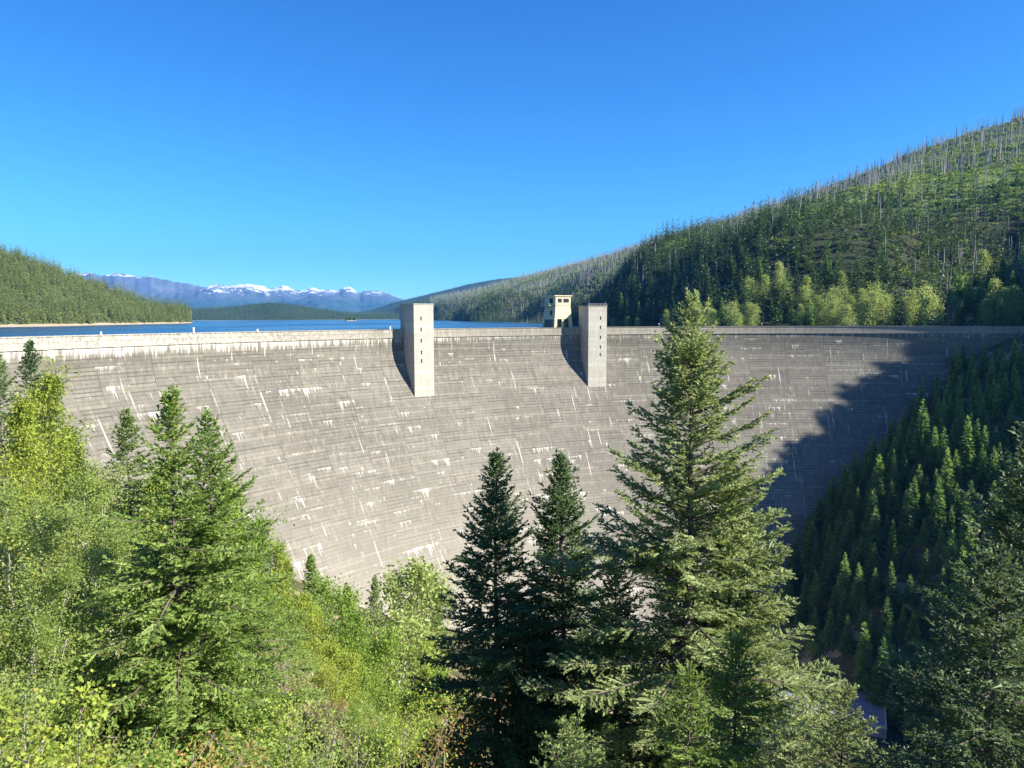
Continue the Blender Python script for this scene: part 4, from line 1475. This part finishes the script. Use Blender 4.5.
# ------------------------------------------------------------------ trees behind the right end of the crest
TB = {k: leafy(620 + k, 20, 5.2 if k < 2 else 3.6, 2200, .75, .08, 26, 2 if k < 2 else 1, shape='egg', lw=.75, clump=.24) for k in range(4)}
tbm = {}
rr = random.Random(19)
row = []
for (px0, px1, n, u0, u1, h0, h1) in ((690, 775, 9, .004, .028, 18, 25), (798, 870, 12, .006, .05, 18, 28), (868, 962, 13, .004, .05, 18, 36), (715, 960, 14, .05, .10, 18, 28), (965, 1035, 16, .02, .09, 22, 36), (600, 690, 6, .01, .03, 10, 16)):
    for i in range(n):
        row.append((rr.uniform(px0, px1), rr.uniform(u0, u1), rr.uniform(h0, h1)))
for (px, u, h) in row:
    X, Y, Z = (float(q) for q in H1.pos(tx(px), u))
    k = rr.randrange(4)
    s = h / 20
    loc = (X, Y, Z - .5)
    if k not in tbm:
        o = tree_obj('cottonwood_tree', loc, *TB[k], M['cottonwood'], M['bark_pale'], 'sunlit pale green cottonwood on the shore behind the right end of the crest', 'broadleaf tree', 'cottonwoods behind the right end of the crest', rr.uniform(0, 6))
        tbm[k] = o; o.scale = (s, s, s)
    else:
        copy_tree(tbm[k], loc, rr.uniform(0, 6), (s * rr.uniform(.75, 1.05),) * 2 + (s,))
# conifers mixed in behind them
for i in range(45):
    px = rr.uniform(560, 1035); u = rr.uniform(.006, .13)
    X, Y, Z = (float(q) for q in H1.pos(tx(px), u))
    H, me = VAR[rr.randrange(7)]
    o = link('shore_conifer', me, None, None, (X, Y, Z - .6))
    s = rr.uniform(.85, 1.35); o.scale = (s * .95, s * .95, s); o.rotation_euler.z = rr.uniform(0, 6)
    tag(o, 'dark conifer standing among cottonwoods behind the right end of the crest', 'conifer', 'conifers behind the right end of the crest')

# the steep bank just behind the end of the crest
n_ = 0
for tr in range(4000):
    if n_ >= 70: break
    y = rr.uniform(486, 575); x = rr.uniform(.575, .74) * y
    if math.hypot(x - CX, y - CY) < R0 + 18 or near_pt(x, y, 5.0): continue
    z = max(tz(x, y), float(H1.pos(x / y, max(0., (y - np.interp(x / y, H1.t, H1.ds)) / (np.interp(x / y, H1.t, H1.dr) - np.interp(x / y, H1.t, H1.ds))))[2]) if y > np.interp(x / y, H1.t, H1.ds) else -99)
    if z < 165.5: continue
    cell.setdefault((int(x // 8), int(y // 8)), []).append((x, y)); n_ += 1
    if rr.random() < .28:
        s = rr.uniform(.9, 1.45)
        copy_tree(tbm[max(tbm)], (x, y, z - .5), rr.uniform(0, 6), (s * .85, s * .85, s))
    else:
        H, me = VAR[rr.randrange(7)]
        o = link('shore_conifer', me, None, None, (x, y, z - .6))
        s = rr.uniform(.6, 1.15); o.scale = (s, s, s); o.rotation_euler.z = rr.uniform(0, 6)
        tag(o, 'dark conifer standing among cottonwoods behind the right end of the crest', 'conifer', 'conifers behind the right end of the crest')

# ------------------------------------------------------------------ burnt mountainside: dead snags, living conifers, brush
rng = np.random.default_rng(77)


def snag_q(seed, H):
    r = np.random.default_rng(seed)
    zs = np.linspace(0, H, 6)
    path = np.stack([np.cumsum(r.normal(0, .06, 6)), np.cumsum(r.normal(0, .06, 6)), zs], -1); path[0, :2] = 0
    W = [(path, np.linspace(.50, .13, 6))]
    for k in range(16):
        z = r.uniform(.35, .97) * H; az = r.uniform(0, 2 * PI); L = r.uniform(.5, 1.7) * (1.25 - z / H)
        b = np.array([np.interp(z, zs, path[:, i]) for i in range(3)])
        e = b + np.array([math.cos(az) * L, math.sin(az) * L, r.uniform(-.3, .25) * L])
        W.append((np.stack([b, e]), np.array([.09, .03])))
    return tubes(W, 4)


SNQ = [snag_q(800 + k, 22) for k in range(5)]
SNM = [quads_mesh('snag', q, True, [M['snag']]) for q in SNQ]


def scatter(H, n, u0, u1, dens, tmin, tmax, seed):
    r = np.random.default_rng(seed)
    t = r.uniform(tmin, tmax, n * 3); u = r.uniform(u0, u1, n * 3)
    # even per ground area: accept by distance and depth of the slope
    ds = np.interp(t, H.t, H.ds); dr = np.interp(t, H.t, H.dr)
    d = ds + u * (dr - ds)
    w = d * (dr - ds); w = w / w.max()
    X, Y, Z = H.pos(t, u)
    keep = (r.random(n * 3) < np.clip(w * 2.2, .08, 1)) & (r.random(n * 3) < dens(X, Y, u))
    return X[keep][:n], Y[keep][:n], Z[keep][:n], d[keep][:n], u[keep][:n]


dn_s = lambda X, Y, u: np.clip(.55 + 1.5 * fbm(X / 140, Y / 140, 61, 3) + 1.3 * (u - .42), .05, 1)
X, Y, Z, D_, U_ = scatter(H1, 11000, .10, 1.06, dn_s, tx(430), .92, 91)
order = np.argsort(D_)
inview = [i for i in order if X[i] / Y[i] < .68]
sel = set(inview[:290])
r2 = np.random.default_rng(4)
for i in inview[:290]:
    o = link('snag', SNM[int(r2.integers(5))], None, None, (X[i], Y[i], Z[i] - .4))
    s = r2.uniform(.4, 1.3); o.scale = (s ** .5 * 1.1, s ** .5 * 1.1, s); o.rotation_euler = (r2.normal(0, .05), r2.normal(0, .05), r2.uniform(0, 6.28))
    tag(o, 'bare grey dead trunk standing on the burnt mountainside', 'snag', 'dead snags on the burnt mountainside')
ins = [(X[i], Y[i], Z[i] - .4, r2.uniform(.9, 1.6), r2.uniform(.35, 1.3), r2.integers(5)) for i in range(len(X)) if i not in sel]
merged('snags', ins, [(q, np.zeros(len(q), int)) for q in SNQ], [M['snag']], 'many more bare grey snags across the burnt mountainside', 'snags')

# living conifers, dense below, sparse above
lowv = [lowvar(10 + k, 70, 20, .16) for k in range(4)]
dn_c = lambda X, Y, u: np.clip(1.9 - 3.5 * u + 1.5 * fbm(X / 170, Y / 170, 71, 3), .035, 1)
X, Y, Z, D_, U_ = scatter(H1, 24000, .03, 1.04, dn_c, tx(398), 1.05, 92)
ins = [(X[i], Y[i], Z[i] - .5, a_, a_ * b_, k_) for i, (a_, b_, k_) in enumerate(zip(r2.uniform(.55, 1.35, len(X)), r2.uniform(.95, 1.3, len(X)), r2.integers(0, 4, len(X))))]
print('hill conifers', len(ins))
merged('hillside_conifers', ins, lowv, [M['hill_fir']], 'living dark conifers scattered over the burnt mountainside', 'conifers')
# young brush
bq = []
for k in range(3):
    r3 = np.random.default_rng(900 + k)
    n = 26
    P = np.stack([r3.normal(0, 1.1, n), r3.normal(0, 1.1, n), np.abs(r3.normal(.6, .6, n))], -1)
    bq.append((kites(P, nrm(r3.normal(0, .6, (n, 3)) + np.array([0, 0, .5])), r3.uniform(1., 2.2, n), r3.uniform(.8, 1.4, n), r3, .9), np.zeros(n, int)))
dn_b = lambda X, Y, u: np.clip(.15 + .9 * u + 1.6 * fbm(X / 110, Y / 110, 81, 3), .03, 1)
X, Y, Z, D_, U_ = scatter(H1, 24000, .08, 1.05, dn_b, tx(430), .92, 93)
ins = [(X[i], Y[i], Z[i] - .3, a_, a_ * .9, k_) for i, (a_, k_) in enumerate(zip(r2.uniform(.8, 2.0, len(X)), r2.integers(0, 3, len(X))))]
merged('hillside_brush', ins, bq, [M['brush']], 'bright green young brush covering the burnt mountainside', 'brush')
# lake-side wood on the left
X, Y, Z, D_, U_ = scatter(H2, 5200, .035, 1.04, lambda X, Y, u: np.clip(.75 + .9 * fbm(X / 90, Y / 90, 95, 3), .1, 1), H2.t[2], H2.t[-1], 94)
ins = [(X[i], Y[i], Z[i] - .5, a_, a_ * b_, k_) for i, (a_, b_, k_) in enumerate(zip(r2.uniform(.8, 1.7, len(X)), r2.uniform(.9, 1.2, len(X)), r2.integers(0, 4, len(X))))]
merged('lakeside_conifers', ins, lowv, [M['left_fir']], 'sunlit conifer wood covering the hill across the lake on the left', 'conifer wood')
# wood on the low ridge and the far right ridge
tinyv = [lowvar(20 + k, 22, 24, .2) for k in range(3)]
X, Y, Z, D_, U_ = scatter(H3, 5000, .0, 1.03, lambda X, Y, u: np.ones_like(X), H3.t[0], H3.t[-1], 96)
ins = [(X[i], Y[i], Z[i] - 1, a_ * 1.2, a_, k_) for i, (a_, k_) in enumerate(zip(r2.uniform(.8, 1.3, len(X)), r2.integers(0, 3, len(X))))]
merged('ridge_wood', ins, tinyv, [M['hill_fir']], 'conifer wood on the low ridge across the lake', 'conifer wood')
X, Y, Z, D_, U_ = scatter(H4, 5000, .0, 1.02, lambda X, Y, u: np.ones_like(X), H4.t[0], H4.t[-1], 97)
ins = [(X[i], Y[i], Z[i] - 1, a_ * 1.6, a_ * 1.2, k_) for i, (a_, k_) in enumerate(zip(r2.uniform(.9, 1.4, len(X)), r2.integers(0, 3, len(X))))]
merged('far_ridge_wood', ins, tinyv, [M['hill_fir']], 'distant conifer wood on the blue green ridge beyond the lake', 'conifer wood')

# small wooded islet
ip = at(351, 320, 3300)
T, U = np.meshgrid(np.linspace(0, 2 * PI, 24), np.linspace(0, 1, 8))
rad_ = 26 * U
P = np.stack([ip.x + rad_ * np.cos(T) * 1.2, ip.y + rad_ * np.sin(T), WATER - 1.5 + 6.5 * (1 - U ** 2) + .5 * fbm(T * 3, U * 4, 2)], -1)
o = link('islet', grid_mesh('islet', P), M['shore']); tag(o, kind='structure')
for i in range(14):
    a = rr.uniform(0, 6.28); q = rr.uniform(0, 20)
    H, me = VAR[i % 7]
    o = link('islet_conifer', me, None, None, (ip.x + q * math.cos(a) * 1.2, ip.y + q * math.sin(a), WATER + 2))
    s = rr.uniform(.6, .95); o.scale = (s * 1.6, s * 1.6, s); o.rotation_euler.z = a
    tag(o, 'tiny conifer on the small islet in the lake', 'conifer', 'conifers on the islet')
# ------------------------------------------------------------------ light, sky and air
EL = rad(34)
AZ = rad(107.5)     # clockwise from +Y (the way the camera looks)
S = Vector((math.sin(AZ) * math.cos(EL), math.cos(AZ) * math.cos(EL), math.sin(EL)))
sd = bpy.data.lights.new('sun', 'SUN')
sd.energy = 5.0; sd.angle = rad(.53); sd.color = (1., .93, .82)
so = bpy.data.objects.new('sun', sd); COL.objects.link(so)
so.rotation_euler = S.to_track_quat('Z', 'Y').to_euler()
so.location = S * 500
w = bpy.data.worlds.new('World'); SC.world = w; w.use_nodes = True
nt = w.node_tree
bg = nt.nodes['Background']
sky = nt.nodes.new('ShaderNodeTexSky'); sky.sky_type = 'NISHITA'
sky.sun_disc = False; sky.sun_elevation = EL; sky.sun_rotation = AZ
sky.altitude = 1100; sky.air_density = 1.0; sky.dust_density = .05; sky.ozone_density = 4.5
def wnode(typ, **kw):
    nd = nt.nodes.new('ShaderNode' + typ)
    for k, v in kw.items(): setattr(nd, k, v)
    return nd


# the clear azure of mountain air: red falls off faster towards the zenith, blue hardly at all
sep = wnode('SeparateColor'); comb = wnode('CombineColor')
nt.links.new(sky.outputs[0], sep.inputs[0])
for ch, (gam, k) in enumerate(((1.72, .105), (1.4, .324), (.95, .79))):
    pw = wnode('Math', operation='POWER'); pw.inputs[1].default_value = gam
    ml = wnode('Math', operation='MULTIPLY'); ml.inputs[1].default_value = k
    nt.links.new(sep.outputs[ch], pw.inputs[0]); nt.links.new(pw.outputs[0], ml.inputs[0]); nt.links.new(ml.outputs[0], comb.inputs[ch])
nt.links.new(comb.outputs[0], bg.inputs[0])
bg.inputs[1].default_value = .095

# thin blue air round everything
me = MB().box(-24000, 24000, -8000, 29000, -41, 2600).mesh('haze')
t = NT('thin_air')
pv = t.n('VolumePrincipled')
pv.inputs['Color'].default_value = (.13, .42, 1., 1)
pv.inputs['Density'].default_value = 3.0e-5
pv.inputs['Anisotropy'].default_value = .1
t.t.links.new(pv.outputs[0], t.out.inputs['Volume'])
hz = link('haze', me, t.m); tag(hz, kind='stuff')

SC.view_settings.view_transform = 'Standard'
SC.view_settings.look = 'None'
SC.view_settings.gamma = 1
SC.view_settings.use_curve_mapping = False
SC.view_settings.exposure = 1.52
SC.cycles.use_denoising = True
SC.cycles.max_bounces = 6
SC.cycles.transparent_max_bounces = 8
SC.cycles.volume_bounces = 0
